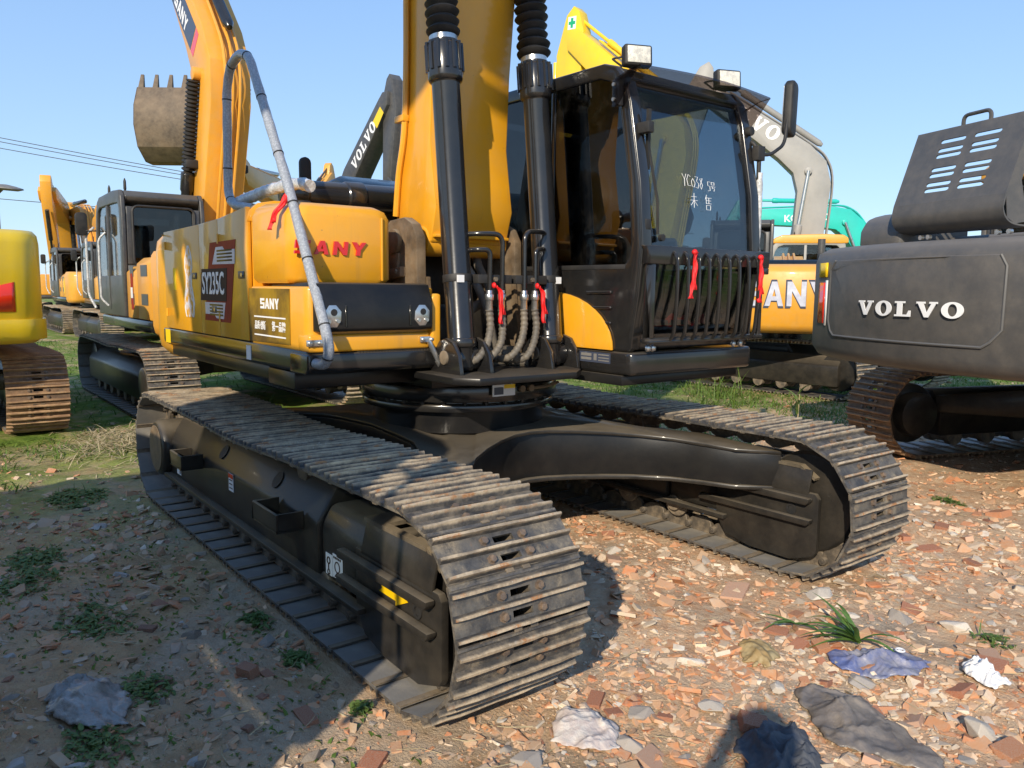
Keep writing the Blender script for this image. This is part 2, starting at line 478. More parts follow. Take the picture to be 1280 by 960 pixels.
def letters(word, place, w, h, gap, thick, mat, parent, shear=0.0):
    """place(s) -> matrix of the spot s metres along the word; one object per letter"""
    s = 0
    for ch in word:
        mx = place(s + w / 2) @ Matrix.Translation((-w / 2, 0, 0))
        if MB.XF is not None: mx = MB.XF @ mx
        inst('letter', glyph_mesh(ch, w, h, thick, mat, shear), parent, mx)
        s += w + gap
def text(name, s, size, mx, mat, parent, xs=1.0, bold=0.0, thick=0.001):
    cu = bpy.data.curves.new("tmp", 'FONT')
    cu.body = s; cu.size = size; cu.align_x = 'CENTER'; cu.align_y = 'CENTER'
    cu.offset = bold; cu.extrude = thick; cu.resolution_u = 3
    ob = bpy.data.objects.new("tmp", cu); COL.objects.link(ob)
    dg = bpy.context.evaluated_depsgraph_get()
    me = bpy.data.meshes.new_from_object(ob.evaluated_get(dg))
    bpy.data.objects.remove(ob); bpy.data.curves.remove(cu)
    me.name = name
    me.materials.clear(); me.materials.append(M[mat])
    me.transform(Matrix.Diagonal((xs, 1, 1, 1)))
    if MB.XF is not None: mx = MB.XF @ mx
    return inst(name, me, parent, mx)
# ------------------------------------------------------------------ crawler tracks
def shoe_mesh(pitch, w, seed, low=False):
    rd = random.Random(seed)
    mb = MB()
    L = pitch * 1.10; hw = w / 2
    if low:
        mb.box(-L / 2, L / 2, -hw, hw, -.014, 0, 0)
        for k, x in enumerate((-.33, 0, .33)):
            mb.prism([(x * pitch - .012, -.001), (x * pitch + .012, -.001), (x * pitch + .007, .028), (x * pitch - .007, .028)], 'y', -hw, hw, 1)
        return mb
    xs = [-L / 2, -pitch * .22, -pitch * .11, pitch * .11, pitch * .22, L / 2]
    # rows: ribs at -.36, 0 , +.36 of the pitch; slots between them
    rib = [-.37 * pitch, 0.0, .37 * pitch]
    s1 = (-.235 * pitch, -.115 * pitch); s2 = (.13 * pitch, .25 * pitch)
    xs = [-L / 2, s1[0], s1[1], s2[0], s2[1], L / 2]
    ys = [-hw, -.046, .046, hw]
    hole = {(1, 1), (3, 1)}
    for i in range(5):
        for j in range(3):
            if (i, j) in hole: continue
            x0, x1, y0, y1 = xs[i], xs[i + 1], ys[j], ys[j + 1]
            mb.add([(x0, y0, 0), (x1, y0, 0), (x1, y1, 0), (x0, y1, 0), (x0, y0, -.013), (x1, y0, -.013), (x1, y1, -.013), (x0, y1, -.013)],
                   [(0, 1, 2, 3)] + ([(0, 4, 5, 1)] if j == 0 or (i, j - 1) in hole else []) + ([(3, 2, 6, 7)] if j == 2 or (i, j + 1) in hole else [])
                   + ([(0, 3, 7, 4)] if i == 0 or (i - 1, j) in hole else []) + ([(1, 5, 6, 2)] if i == 4 or (i + 1, j) in hole else []), 0)
            mb.add([(x0, y0, -.013), (x1, y0, -.013), (x1, y1, -.013), (x0, y1, -.013)], [(3, 2, 1, 0)], 4)
    # the curved lip at the leading edge
    mb.add([(-L / 2, -hw, 0), (-L / 2, hw, 0), (-L / 2 - .010, hw, -.02), (-L / 2 - .010, -hw, -.02)], [(0, 1, 2, 3), (3, 2, 1, 0)], 0)
    for k, x in enumerate(rib):
        n = 10
        hgt = .030 if k != 1 else .026
        rings = []
        for j in range(n + 1):
            y = -hw + w * j / n
            e = hgt * (1 - rd.random() ** 3 * .16)
            dx = rd.uniform(-.0007, .0007)
            b = .0115 + rd.uniform(0, .001); t = .0050 + rd.uniform(-.0006, .0010)
            if j in (0, n): e *= .86
            rings.append([(x - b + dx, y, -.0015), (x + b + dx, y, -.0015), (x + t + dx, y, e), (x - t + dx, y, e)])
        mb.loft(rings, 1)
    for xx in ((s1[0] + s1[1]) / 2, (s2[0] + s2[1]) / 2):
        for y in (-.088, .088):
            mb.lathe([(.021, 0), (.021, .003), (.0155, .003), (.0145, .016), (.004, .017)], (xx + rd.uniform(-.002, .002), y, -.001), (0, 0, 1), 6, 2)
    mb.box(-L / 2 + .004, -L / 2 + .036, -hw + .002, hw - .002, -.020, -.0135, 3)      # overlap lip on the inner side
    for y in (-.055, .02):    # the two clearance notches beside the last rib
        mb.box(L / 2 - .035, L / 2 - .012, y, y + .035, -.012, .006, 3)
    return mb

def link_mesh(pitch):
    mb = MB()
    for y in (-.085, .055):
        prof = [(-.5, -.02), (-.42, -.055), (-.36, -.095), (-.12, -.118), (.12, -.118), (.36, -.100), (.52, -.078), (.60, -.052), (.52, -.022), (.3, -.013), (-.3, -.013)]
        mb.prism([(x * pitch, z) for x, z in prof], 'y', y, y + .032)
    mb.cyl((pitch * .46, -.118, -.052), (pitch * .46, .118, -.052), .023, 10)
    mb.cyl((pitch * .46, -.122, -.052), (pitch * .46, -.118, -.052), .013, 8)
    return mb

def track_path(xf, xr, h, sag=.02):
    R = h / 2 - .028
    zc = h / 2
    cf, cr = xf - h / 2, xr + h / 2
    pts = []
    n = 40
    for i in range(n): pts.append((cr + (cf - cr) * i / n, zc + R - sag * math.sin(PI * i / n) ** 2 * (1 + .5 * math.cos(4 * PI * i / n))))
    for i in range(24): a = PI / 2 - PI * i / 24; pts.append((cf + R * math.cos(a), zc + R * math.sin(a)))
    for i in range(n): pts.append((cf + (cr - cf) * i / n, zc - R))
    for i in range(24): a = -PI / 2 - PI * i / 24; pts.append((cr + R * math.cos(a), zc + R * math.sin(a)))
    return pts

def resample(pts, n, off=0.0):
    P = [Vector((x, 0, z)) for x, z in pts]
    P.append(P[0])
    d = [0]
    for a, b in zip(P, P[1:]): d.append(d[-1] + (b - a).length)
    L = d[-1]
    def at(s):
        s %= L
        lo = 0; hi = len(d) - 1
        while hi - lo > 1:
            m = (lo + hi) // 2
            if d[m] <= s: lo = m
            else: hi = m
        t = (s - d[lo]) / max(d[hi] - d[lo], 1e-9)
        return P[lo].lerp(P[hi], t)
    pitch = L / n
    out = []
    for i in range(n):
        s = (i + off) * pitch
        a = at(s - pitch * .5); b = at(s + pitch * .5)
        out.append(((a + b) / 2 * .35 + at(s) * .65, (b - a).normalized()))
    return out, pitch

def make_tracks(par, gauge2, w, xf, xr, h, mode=('pieces', 'pieces'), n=49, links=(False, False), mats=('plate', 'rib', 'bolt', 'chain', 'plate_inner')):
    """mode per side (right y<0 first): 'pieces' shoes as parts, 'joined' one stuff part"""
    path = track_path(xf, xr, h)
    for si, yc in enumerate((-gauge2, gauge2)):
        fr, pitch = resample(path, n, .3 if si else .0)
        mats_m = [M[m] for m in mats]
        if mode[si] == 'pieces':
            mes = []
            for k in range(4):
                keep = MB.XF; MB.XF = None
                mes.append(shoe_mesh(pitch, w, 31 + k).mesh('track_shoe', mats_m, 0, smooth=30))
                MB.XF = keep
            for i, (p, t) in enumerate(fr):
                nrm = Vector((-t.z, 0, t.x))
                mx = Matrix((t, Vector((0, 1, 0)), nrm)).transposed().to_4x4()
                mx.translation = Vector((p.x, yc + random.uniform(-.003, .003), p.z))
                if MB.XF is not None: mx = MB.XF @ mx
                inst('track_shoe', mes[i % 4], par, mx)
        else:
            mb = MB()
            keep = MB.XF; MB.XF = None
            base = shoe_mesh(pitch, w, 1, True)
            MB.XF = keep
            for p, t in fr:
                nrm = Vector((-t.z, 0, t.x))
                mx = Matrix((t, Vector((0, 1, 0)), nrm)).transposed().to_4x4()
                mx.translation = Vector((p.x, yc, p.z))
                for f, m in zip(base.f, base.m):
                    mb.add([mx @ base.v[i] for i in f], [tuple(range(len(f)))], m)
            mb.build('track_shoes', mats_m, par, kind='stuff')
        if links[si]:
            keep = MB.XF; MB.XF = None
            lm = link_mesh(pitch).mesh('chain_link', M['chain'], .004, 1)
            MB.XF = keep
            for i, (p, t) in enumerate(fr):
                nrm = Vector((-t.z, 0, t.x))
                mx = Matrix((t, Vector((0, 1, 0)), nrm)).transposed().to_4x4()
                mx.translation = Vector((p.x, yc, p.z))
                if MB.XF is not None: mx = MB.XF @ mx
                inst('chain_link', lm, par, mx)

def make_undercarriage(par, gauge2=1.275, xf=2.38, xr=-2.306, h=.852, paint='black_dusty', detail=False):
    zc = h / 2
    cf, cr = xf - h / 2, xr + h / 2
    for sg in (-1, 1):
        yc = sg * gauge2
        # idler and sprocket
        b = MB()
        b.lathe([(.05, -.11), (.285, -.11), (.30, -.09), (.30, -.045), (.265, -.04), (.265, .04), (.30, .045), (.30, .09), (.285, .11), (.05, .11)], (cf, yc, zc), (0, 1, 0), 36)
        b.build('idler', 'black_dusty', par, .006)
        b = MB()
        pts = []
        for k in range(46):
            a = 2 * PI * k / 46
            r = .315 if k % 2 == 0 else .262
            pts.append((cr + r * math.cos(a), zc + r * math.sin(a)))
        b.prism(pts, 'y', yc - .035, yc + .035)
        b.build('sprocket', 'chain', par, .006)
        for q in ((-1, 1) if detail else (sg,)):
            if detail and q != sg: continue
            b = MB()
            y0, y1 = yc + q * .04, yc + q * .245
            b.lathe([(.215, 0), (.215, .16), (.205, .19), (.19, .205), (.05, .207)], (cr, y0, zc - .01), (0, q, 0), 32)
            fdv = b.build('final_drive', 'black_dusty', par, .008)
            b = MB(); b.lathe([(.175, 0), (.175, .004), (.16, .006)], (cr, yc + q * .246, zc - .01), (0, q, 0), 28); b.build('drive_cover', 'foot', fdv)
        # main box
        b = MB()
        sec = lambda hw, zb, zs, zt, ht: [(yc - hw, zb), (yc - hw, zs), (yc - ht, zt), (yc + ht, zt), (yc + hw, zs), (yc + hw, zb)]
        b.prism(sec(.178, .235, .50, .665, .07), 'x', -1.75, .93)
        b.build('track_frame', paint, par, .018)
        b = MB()
        b.prism(sec(.165, .235, .50, .60, .11), 'x', .935, 1.60)
        b.build('recoil_housing', paint, par, .04, 3)
        b = MB()
        for q in (-1, 1):
            b.prism([(-1.76, .215), (1.45, .215), (1.45, .243), (-1.76, .25)], 'y', yc + q * .165, yc + q * .225)
        b.build('frame_rail', paint, par, .006)
        # idler guard: two cheeks, a bent top plate with an opening, and channel rails outside
        b = MB()
        for q in (-1, 1):
            b.prism([(1.36, .22), (1.44, .12), (1.62, .08), (1.90, .075), (2.055, .13), (2.075, .16), (2.075, .47), (2.05, .50), (1.36, .50)], 'y', yc + q * .150, yc + q * .185)
        g = b.build('idler_guard', paint, par, .006)
        b = MB()
        for q in (-1, 1):
            b.prism([(yc + q * .187, .485), (yc + q * .187, .507), (yc + q * .158, .632), (yc + q * .146, .626), (yc + q * .172, .50)], 'x', 1.42, 2.01)
        b.build('guard_shoulder', paint, g, .004)
        b = MB()
        for x0, x1 in ((1.41, 1.56), (1.80, 1.93)): b.box(x0, x1, yc - .165, yc + .165, .630, .648)
        for y0, y1 in ((-.165, -.125), (-.035, .035), (.125, .165)): b.box(1.56, 1.80, yc + y0, yc + y1, .630, .648)
        b.prism([(1.93, .630), (1.93, .648), (2.03, .585), (2.025, .570)], 'y', yc - .16, yc - .05); b.prism([(1.93, .630), (1.93, .648), (2.03, .585), (2.025, .570)], 'y', yc + .05, yc + .16)
        b.build('top_plate', 'guard_top', g, 0)
        for q in (-1, 1):
            for z0, z1, a, e in ((.435, .475, 1.265, 2.04), (.315, .352, 1.255, 2.05)):
                b = MB()
                y0, y1 = yc + q * .19, yc + q * .235
                b.prism([(a, z0), (e - .02, z0), (e, z0 + .02), (e, z1), (a, z1)], 'y', min(y0, y1), max(y0, y1))
                b.build('guard_rail', paint, g, .006)
            b = MB()
            b.lathe([(.033, 0), (.033, .006), (.02, .006), (.02, -.02)], (1.905, yc + q * .186, .385), (0, q, 0), 16)
            b.build('lifting_eye', 'rubber', g)
        # rollers
        for i in range(7):
            x = -1.32 + i * .46
            b = MB()
            b.lathe([(.03, -.165), (.055, -.165), (.055, -.13), (.098, -.13), (.098, -.105), (.078, -.10), (.078, .10), (.098, .105), (.098, .13), (.055, .13), (.055, .165), (.03, .165)], (x, yc, .21), (0, 1, 0), 18)
            b.build('track_roller', 'chain', par, .004, 1)
        for x in (-.75, .55):
            b = MB()
            b.lathe([(.07, -.09), (.07, -.05), (.055, -.045), (.055, .045), (.07, .05), (.07, .09)], (x, yc, .685), (0, 1, 0), 16)
            b.build('carrier_roller', 'chain', par, .004, 1)
    # carbody with four legs
    def zt(x, y):
        r = math.hypot(x, y)
        return .80 - .095 * min(max((r - .65) / 1.35, 0), 1)
    def outline(s, inset=0.0):
        f = [(1.80, 1.12), (1.62, .92), (1.45, .85), (1.26, .76), (1.10, .62), (.98, .46), (.88, .29), (.81, .13), (.79, 0)]
        g = [(.38, .70), (.62, .72), (.92, .84), (1.22, 1.12)]            # back edge of the leg, from the waist outwards
        q = f + [(x, -y) for x, y in f[-2::-1]] + [(x, -y) for x, y in g[::-1]] + [(0, -.68)] + [(-x, -y) for x, y in g] 
        q += [(-x, -y) for x, y in f] + [(-x, y) for x, y in f[-2::-1]] + [(-x, y) for x, y in g[::-1]] + [(0, .68)] + g
        out = []
        for x, y in q:
            out.append((x - inset * (1 if x > 0 else -1) * (1 if abs(y) < 1.1 else 0) * .8, y))
        return out
    o = outline(1); oi = outline(1, .05)
    b = MB(); b.loft([[(x, y, .492) for x, y in oi], [(x, y, zt(x, y) - .024) for x, y in oi]]); cb = b.build('carbody', 'black_deep', par, .004)
    b = MB(); b.loft([[(x, y, zt(x, y) - .022) for x, y in o], [(x, y, zt(x, y)) for x, y in o]]); b.build('top_flange', 'black_dusty', cb, .006)
    b = MB(); b.loft([[(x, y, .465) for x, y in o], [(x, y, .49) for x, y in o]]); b.build('bottom_flange', 'black_dusty', cb, .006)
    b = MB()
    b.lathe([(.58, .76), (.58, .90), (.65, .902), (.65, .945), (.60, .947), (.60, .965), (.67, .967), (.67, 1.06), (.5, 1.07)], (0, 0, 0), (0, 0, 1), 48)
    b.build('swing_ring', 'black', par, .006)
    b = MB()
    for k in range(30):
        a = 2 * PI * (k + .5) / 30
        b.cyl((.628 * math.cos(a), .628 * math.sin(a), .944), (.628 * math.cos(a), .628 * math.sin(a), .962), .013, 6)
    b.build('ring_bolts', 'black_dusty', par, kind='stuff')

# ------------------------------------------------------------------ the big excavator in front
def main_excavator():
    ex = empty('excavator', (0, 0, 0))
    tag(ex, 'yellow and black crawler excavator nearest the camera, red lettering on its front tank', 'excavator', 'excavators parked in the yard')
    make_tracks(ex, 1.275, .6, 2.38, -2.306, .852, links=(True, True))
    make_undercarriage(ex, detail=True)
    # fine extras on the near (right) frame
    for x0, x1 in ((-1.17, -.90), (.44, .78)):
        b = MB()
        z = .43
        b.box(x0, x1, -1.60, -1.455, z, z + .012)
        b.box(x0, x1, -1.60, -1.588, z + .012, z + .10)
        b.box(x0, x0 + .012, -1.588, -1.455, z + .012, z + .10)
        b.box(x1 - .012, x1, -1.588, -1.455, z + .012, z + .10)
        b.build('step_bracket', 'black_dusty', ex, .003, 1)
    for x in (-.62, .30):
        b = MB()
        b.lathe([(.05, 0), (.05, .003), (.002, .004)], (x, -1.4025, .586), (0, -.8, .56), 14)
        b.build('drain_opening', 'rubber', ex)
    def on_side(name, x, z, w, h, mat, y=-1.455, par=ex, th=.003):
        b = MB(); b.box(x - w / 2, x + w / 2, y - th, y, z - h / 2, z + h / 2)
        return b.build(name, mat, par)
    st = on_side('sticker', -1.50, .325, .10, .10, 'white'); on_side('sticker_print', -1.515, .335, .028, .05, 'decal_black', -1.4585, st, .001); on_side('sticker_print', -1.47, .31, .022, .05, 'decal_black', -1.4585, st, .001)
    st = on_side('sticker', -.335, .45, .085, .11, 'white'); on_side('sticker_band', -.335, .49, .085, .028, 'reflector', -1.4585, st, .001)
    for k in range(3): on_side('sticker_print', -.335, .465 - .025 * k, .06, .006, 'decal_black', -1.4585, st, .001)
    st = on_side('sticker', 1.045, .325, .07, .105, 'white', -1.442); on_side('sticker', 1.14, .335, .105, .115, 'white', -1.442)
    b = MB(); b.tube([(1.045 + .016 * math.cos(a), -1.4460, .345 + .016 * math.sin(a)) for a in [k * PI / 8 for k in range(17)]], .0035, 6)
    b.tube([(1.045, -1.446, .329), (1.045, -1.446, .30)], .0035, 6); b.tube([(1.045 + .012 * math.cos(a), -1.446, .288 + .012 * math.sin(a)) for a in [k * PI / 8 for k in range(17)]], .003, 6)
    b.build('sticker_print', 'decal_black', st, kind='stuff')
    b = MB(); b.tube([(1.14 + .026 * math.cos(a), -1.446, .335 + .026 * math.sin(a)) for a in [k * PI / 8 for k in range(17)]], .003, 6)
    for k in range(5): b.box(1.10 + k * .017, 1.110 + k * .017, -1.447, -1.445, .372, .383)
    b.tube([(1.115, -1.446, .285), (1.14, -1.446, .31), (1.165, -1.446, .285)], .0035, 6)
    b.build('sticker_print', 'decal_black', st, kind='stuff')
    b = MB()
    b.prism([(1.595, .372), (1.735, .372), (1.735, .352), (1.83, .395), (1.735, .437), (1.735, .417), (1.595, .417), (1.622, .394)], 'y', -1.4665, -1.4615)
    b.build('direction_arrow', 'arrow', ex)

    # ---------------- deck
    b = MB()
    b.box(-2.05, .62, -.60, .28, 1.075, 1.20); b.prism([(.62, -.72), (1.02, -.72), (1.14, -.62), (1.14, .06), (1.02, .20), (.62, .28)], 'z', 1.145, 1.185)
    b.build('swing_deck', 'black_deep', ex, .008)
    b = MB(); b.box(.05, .44, -1.35, -.60, 1.10, 1.195); b.box(-2.0, .05, -1.34, -.60, 1.12, 1.2); b.box(-2.0, 1.28, .28, 1.35, 1.10, 1.16)
    b.build('deck_floor', 'black_deep', ex, .01)
    b = MB(); b.prism([(-1.375, 1.225), (-1.355, 1.20), (-1.28, 1.20), (-1.28, 1.325), (-1.375, 1.325)], 'x', -2.10, .66)
    b.build('side_skirt', 'black', ex, .012)
    b = MB(); b.prism([(.46, 1.20), (.665, 1.20), (.70, 1.225), (.70, 1.312), (.46, 1.312)], 'y', -1.385, -.575)
    bump = b.build('front_step', 'black', ex, .014, 3)
    b = MB()
    for k in range(26):
        y = -1.10 + k * .0185
        b.box(.668, .699, y, y + .008, 1.3105, 1.316, Mx=Matrix.Translation((.68, y, 0)) @ Matrix.Rotation(.5, 4, 'Z') @ Matrix.Translation((-.68, -y, 0)))
    b.build('step_tread', 'black_dusty', bump, kind='stuff')
    b = MB(); b.cyl((.70, -1.335, 1.265), (.712, -1.335, 1.265), .024, 12); b.build('bolt', 'chrome', bump, .003)

    # tool box with black lid
    b = MB(); b.prism(rrect_xy(-.165, .665, -1.372, -.60, .05), 'z', 1.315, 1.655)
    tb = b.build('tool_box', 'yellow', ex, .016, 3)
    b = MB(); b.prism([(-.655, 1.318), (-.595, 1.318), (-.595, 1.62), (-.625, 1.625), (-.648, 1.615), (-.655, 1.60)], 'x', .30, .715); b.build('corner_post', 'yellow', tb, .012, 3)
    b = MB(); b.prism([(-1.374, 1.318), (-.657, 1.318), (-.657, 1.41), (-1.374, 1.41)], 'x', .55, .695); b.build('lower_panel', 'yellow', tb, .014, 3)
    b = MB()
    b.prism([(.10, 1.664), (.66, 1.678), (.70, 1.672), (.742, 1.565), (.742, 1.44), (.73, 1.425), (.56, 1.425), (.10, 1.655)], 'y', -1.335, -.668)
    lid = b.build('tool_box_lid', 'black_deep', ex, .007, 2)
    b = MB()
    for y in (-1.19, -.81):
        b = MB(); b.box(.741, .747, y - .006, y + .006, 1.45, 1.56); b.build('lid_crease', 'black', lid, .002, 1)
    for y in (-1.262, -.735):
        b = MB(); b.prism([(y + (.052 if k % 2 == 0 else .048) * math.cos(k * PI / 4 + .4), 1.505 + .062 * math.sin(k * PI / 4 + .4)) for k in range(8)], 'x', .735, .745)
        lt = b.build('latch_plate', 'chrome', lid, .003)
        b = MB(); b.cyl((.745, y + .005, 1.525), (.7475, y + .005, 1.525), .018, 12); b.build('keyhole', 'rubber', lt)
        b = MB(); b.cyl((.745, y - .024, 1.48), (.755, y - .024, 1.48), .010, 8); b.cyl((.745, y + .026, 1.48), (.755, y + .026, 1.48), .010, 8); b.build('bolt_pair', 'chrome', lt)
    for y, hang in ((-1.345, False), (-.68, True)):
        b = MB(); b.box(.696, .706, y - .045, y + .045, 1.352, 1.385); b.cyl((.706, y - .028, 1.368), (.716, y - .028, 1.368), .012, 8); b.cyl((.706, y + .028, 1.368), (.716, y + .028, 1.368), .012, 8)
        hg = b.build('hinge_plate', 'chrome', ex, .003)
        if hang:
            b = MB(); b.tube([(.715, y + .005, 1.36), (.73, y + .035, 1.29), (.735, y + .05, 1.25)], [.014, .016, .012], 8); b.tube([(.735, y + .05, 1.25), (.735, y + .062, 1.225), (.735, y + .085, 1.165)], [.018, .014, .007], 8)
            b.build('hanging_clasp', 'chrome', hg)
    # side plate with lettering
    b = MB(); b.prism([(-.150, 1.335), (.455, 1.345), (.455, 1.642), (-.150, 1.642)], 'y', -1.3765, -1.3735)
    pl = b.build('side_plate', 'decal_brown', tb)
    letters('SANY', lambda s: frame_mx((.035 + s, -1.3767, 1.558), (1, 0, 0), (0, 0, 1)), .062, .058, .010, .002, 'letter_white', pl)
    b = MB()
    for z in (1.482, 1.378): b.box(-.07, .40, -1.3785, -1.3767, z - .004, z + .004)
    b.build('plate_lines', 'letter_white', pl, kind='stuff')
    text('small_print', '第一品牌', .058, frame_mx((.30, -1.3767, 1.43), (1, 0, 0), (0, 0, 1)), 'letter_white', pl, .85, .001)
    text('small_print', '品质·创新', .052, frame_mx((.02, -1.3767, 1.43), (1, 0, 0), (0, 0, 1)), 'letter_white', pl, .78, .001)

    # fuel tank with the red word
    b = MB()
    rings = []
    for z, g in ((1.672, .02), (1.70, 0), (2.03, .0), (2.075, .018), (2.10, .06)):
        rings.append([(x, y, z + (0.02 if z > 2 and x < .2 else 0)) for x, y in rrect_xy(-.16 + g, .482 - g, -1.372 + g, -.755 - g, .10 if g < .03 else .09, 5)])
    b.loft(rings)
    ft = b.build('fuel_tank', 'yellow', ex, 0, smooth=50)
    letters('SANY', lambda s: frame_mx((.4795, -1.372 + .02 + s, 1.862 + s * .0), (0, 1, 0), (0, 0, 1)), .082, .072, .026, .016, 'red_letter', ft, .12)
    b = MB()
    b.box(.478, .488, -.845, -.833, 1.69, 2.04)
    b.build('pressed_rib', 'yellow', ft, .004)
    b = MB(); b.lathe([(.055, 0), (.06, .02), (.05, .05), (.01, .055)], (.0, -1.1, 2.10), (0, 0, 1), 20); b.build('filler_cap', 'rubber', ft, .004)

    # side doors and rear body
    for name, x0, x1, zt0, zt1 in (('side_door', -.70, -.175, 2.075, 2.115), ('side_door', -1.10, -.705, 2.065, 2.074), ('side_door', -1.995, -1.105, 2.055, 2.064)):
        b = MB()
        b.prism([(x0, 1.33), (x1, 1.33), (x1, zt1), (x0, zt0)], 'y', -1.375, -1.345)
        b.build(name, 'yellow', ex, .006)
    b = MB()
    sec = lambda z: [(-1.372, 2.03), (-1.355, z - .03), (-1.30, z + .015), (-1.2, z + .035), (-.62, z + .04), (-.62, 1.30), (-1.34, 1.30), (-1.34, 2.03)]
    b.loft([[(x, y, zz) for y, zz in sec(z)] for x, z in ((-2.0, 2.045), (-1.1, 2.075), (-.7, 2.085), (-.17, 2.125))])
    b.build('engine_cover', 'yellow', ex, .006)
    b = MB()
    pts = cw_outline(2.80, 1.36, -1.99)
    b.loft([[(x * k if False else -1.99 + (x + 1.99) * k, y * (1 - (1 - k) * .25), z) for x, y in pts] for z, k in ((1.10, .80), (1.17, .97), (1.25, 1), (1.92, 1), (2.0, .97), (2.04, .88))])
    b.build('counterweight', 'yellow', ex, .0, smooth=50)
    b = MB(); b.box(-1.99, -.2, -.58, 1.33, 1.21, 2.08); b.box(-.2, .02, -.58, .26, 1.21, 1.9); b.box(.02, .30, -.42, .12, 1.21, 1.55)
    b.build('engine_housing', 'black_dusty', ex, .03)
    for x, z in ((-.27, 1.72), (-.80, 1.50), (-1.22, 1.72)):
        b = MB(); b.box(x - .05, x + .05, -1.381, -1.3755, z - .022, z + .022); dh = b.build('door_latch', 'cab_dark', ex, .003)
        b = MB(); b.cyl((x + .02, -1.381, z), (x + .02, -1.386, z), .012, 10); b.build('latch_lock', 'chrome', dh)
    for x in (-.69, -1.95):
        for z in (1.45, 1.95):
            b = MB(); b.cyl((x, -1.378, z - .03), (x, -1.378, z + .03), .008, 8); b.build('door_hinge', 'yellow', ex)
    # big black intake pipe and shroud on top
    b = MB()
    b.lathe([(.085, 0), (.095, .01), (.095, .13), (.088, .14), (.088, .40), (.098, .41), (.098, .52), (.088, .53), (.088, .80)], (-.24, -1.12, 2.215), (0, 1, .02), 28)
    b.build('intake_pipe', 'black', ex, .003)
    b = MB()
    b.prism([(-.95, 2.05), (-.25, 2.05), (-.25, 2.22), (-.36, 2.34), (-.55, 2.40), (-.80, 2.38), (-.95, 2.25)], 'y', -.62, -.0)
    b.build('exhaust_shroud', 'black', ex, .04, 3)
    b = MB(); b.lathe([(.035, 0), (.05, .01), (.05, .20), (.042, .21)], (-.62, -.92, 2.13), (0, 0, 1), 18); b.build('exhaust_stack', 'cab_dark', ex)
    b = MB(); b.prism(rrect(.075, .20, .035, 3, -.935, 2.36), 'x', -.35, -.32); b.build('rear_mirror', 'rubber', ex, .006)
    # decals of the side doors
    b = MB(); b.prism([(-.861, 1.931), (-.358, 1.934), (-.490, 1.424), (-1.010, 1.425)], 'y', -1.3775, -1.3755); dc = b.build('side_decal', 'decal_red', ex)
    b = MB(); b.prism([(-1.05, 1.764), (-.528, 1.764), (-.555, 1.556), (-1.085, 1.556)], 'y', -1.3795, -1.378); b.build('decal_patch', 'decal_black', dc)
    text('decal_lettering', 'SY235C', .20, frame_mx((-.812, -1.3808, 1.662), (1, 0, 0), (0, 0, 1)), 'letter_white', dc, .70, .003)
    for q in ([(-.735, 1.899), (-.60, 1.899), (-.565, 1.878), (-.372, 1.877), (-.38, 1.788), (-.815, 1.791)], [(-.995, 1.545), (-.575, 1.548), (-.615, 1.443), (-.76, 1.445), (-.80, 1.468), (-.99, 1.467)]):
        b = MB(); b.prism(q, 'y', -1.379, -1.3777); gm = b.build('decal_grille', 'silver', dc)
        zs = [p[1] for p in q]; xs_ = [p[0] for p in q]
        b = MB()
        for k in range(4):
            z = min(zs) + .018 + k * .021
            b.box(min(xs_) + .10, max(xs_) - .05, -1.380, -1.3792, z, z + .011)
        b.build('decal_bars', 'decal_brown', gm, kind='stuff')
    # pale flame-edged decal
    rd = random.Random(5)
    def flame(k0, seed):
        rr = random.Random(seed); left = []; right = []
        for i in range(17):
            t = i / 16; z = 1.432 + t * .50
            w = (.085 + .028 * math.sin(t * 9)) * k0 * (1 - max(0, t - .72) / .28 * .92)
            left.append((-1.362 - w - rr.uniform(0, .018), z)); right.append((-1.362 + w + rr.uniform(0, .018), z))
        return left + right[::-1]
    b = MB(); b.prism(flame(1, 3), 'y', -1.3775, -1.3755); fd = b.build('flame_decal', 'white', ex)
    b = MB(); b.prism(flame(.74, 8), 'y', -1.3790, -1.3777); f2 = b.build('flame_core', make_mat("mottled_flame_print", (.62, .30, .02), .4, var=((.62, .60, .66), 16, .42, .58)), fd)
    b = MB()
    b.box(-1.755, -1.685, -1.3770, -1.3755, 1.62, 1.78); b.build('small_decal', 'decal_yellow', ex)
    on_side('tape_label', -.18, 1.262, .075, .085, 'white', -1.376)
    b = MB(); b.box(-2.03, -1.90, -1.3785, -1.3765, 1.215, 1.318); b.build('yellow_tape', 'decal_yellow', ex)

    # ---------------- boom foot brackets
    for y0, y1 in ((-.60, -.535), (.125, .18)):
        b = MB()
        pr = [(.0, 1.19), (.56, 1.19), (.50, 1.45), (.46, 1.70), (.455, 1.95), (.40, 2.03), (.31, 2.07), (.14, 2.06), (.07, 2.02), (.05, 1.9)]
        b.prism(pr, 'y', y0, y1)
        fb = b.build('boom_bracket', 'foot', ex, .008)
        ys = y0 if y0 < 0 else y1
        b = MB(); sg = -1 if y0 < 0 else 1
        b.cyl((.22, ys, 1.93), (.22, ys + sg * .03, 1.93), .075, 20); b.prism([(.16, 1.86), (.21, 1.74), (.26, 1.74), (.28, 1.86)], 'y', min(ys, ys + sg * .022), max(ys, ys + sg * .022)); b.prism([(.10, 1.75), (.33, 1.78), (.33, 1.72), (.10, 1.69)], 'y', min(ys, ys + sg * .04), max(ys, ys + sg * .04))
        b.build('pin_keeper', 'foot', fb, .006)
        b = MB(); b.cyl((.135, ys + sg * .04, 1.725), (.135, ys + sg * .052, 1.725), .014, 6); b.cyl((.29, ys + sg * .04, 1.75), (.29, ys + sg * .052, 1.75), .014, 6); b.build('bolt_pair', 'chain', fb)
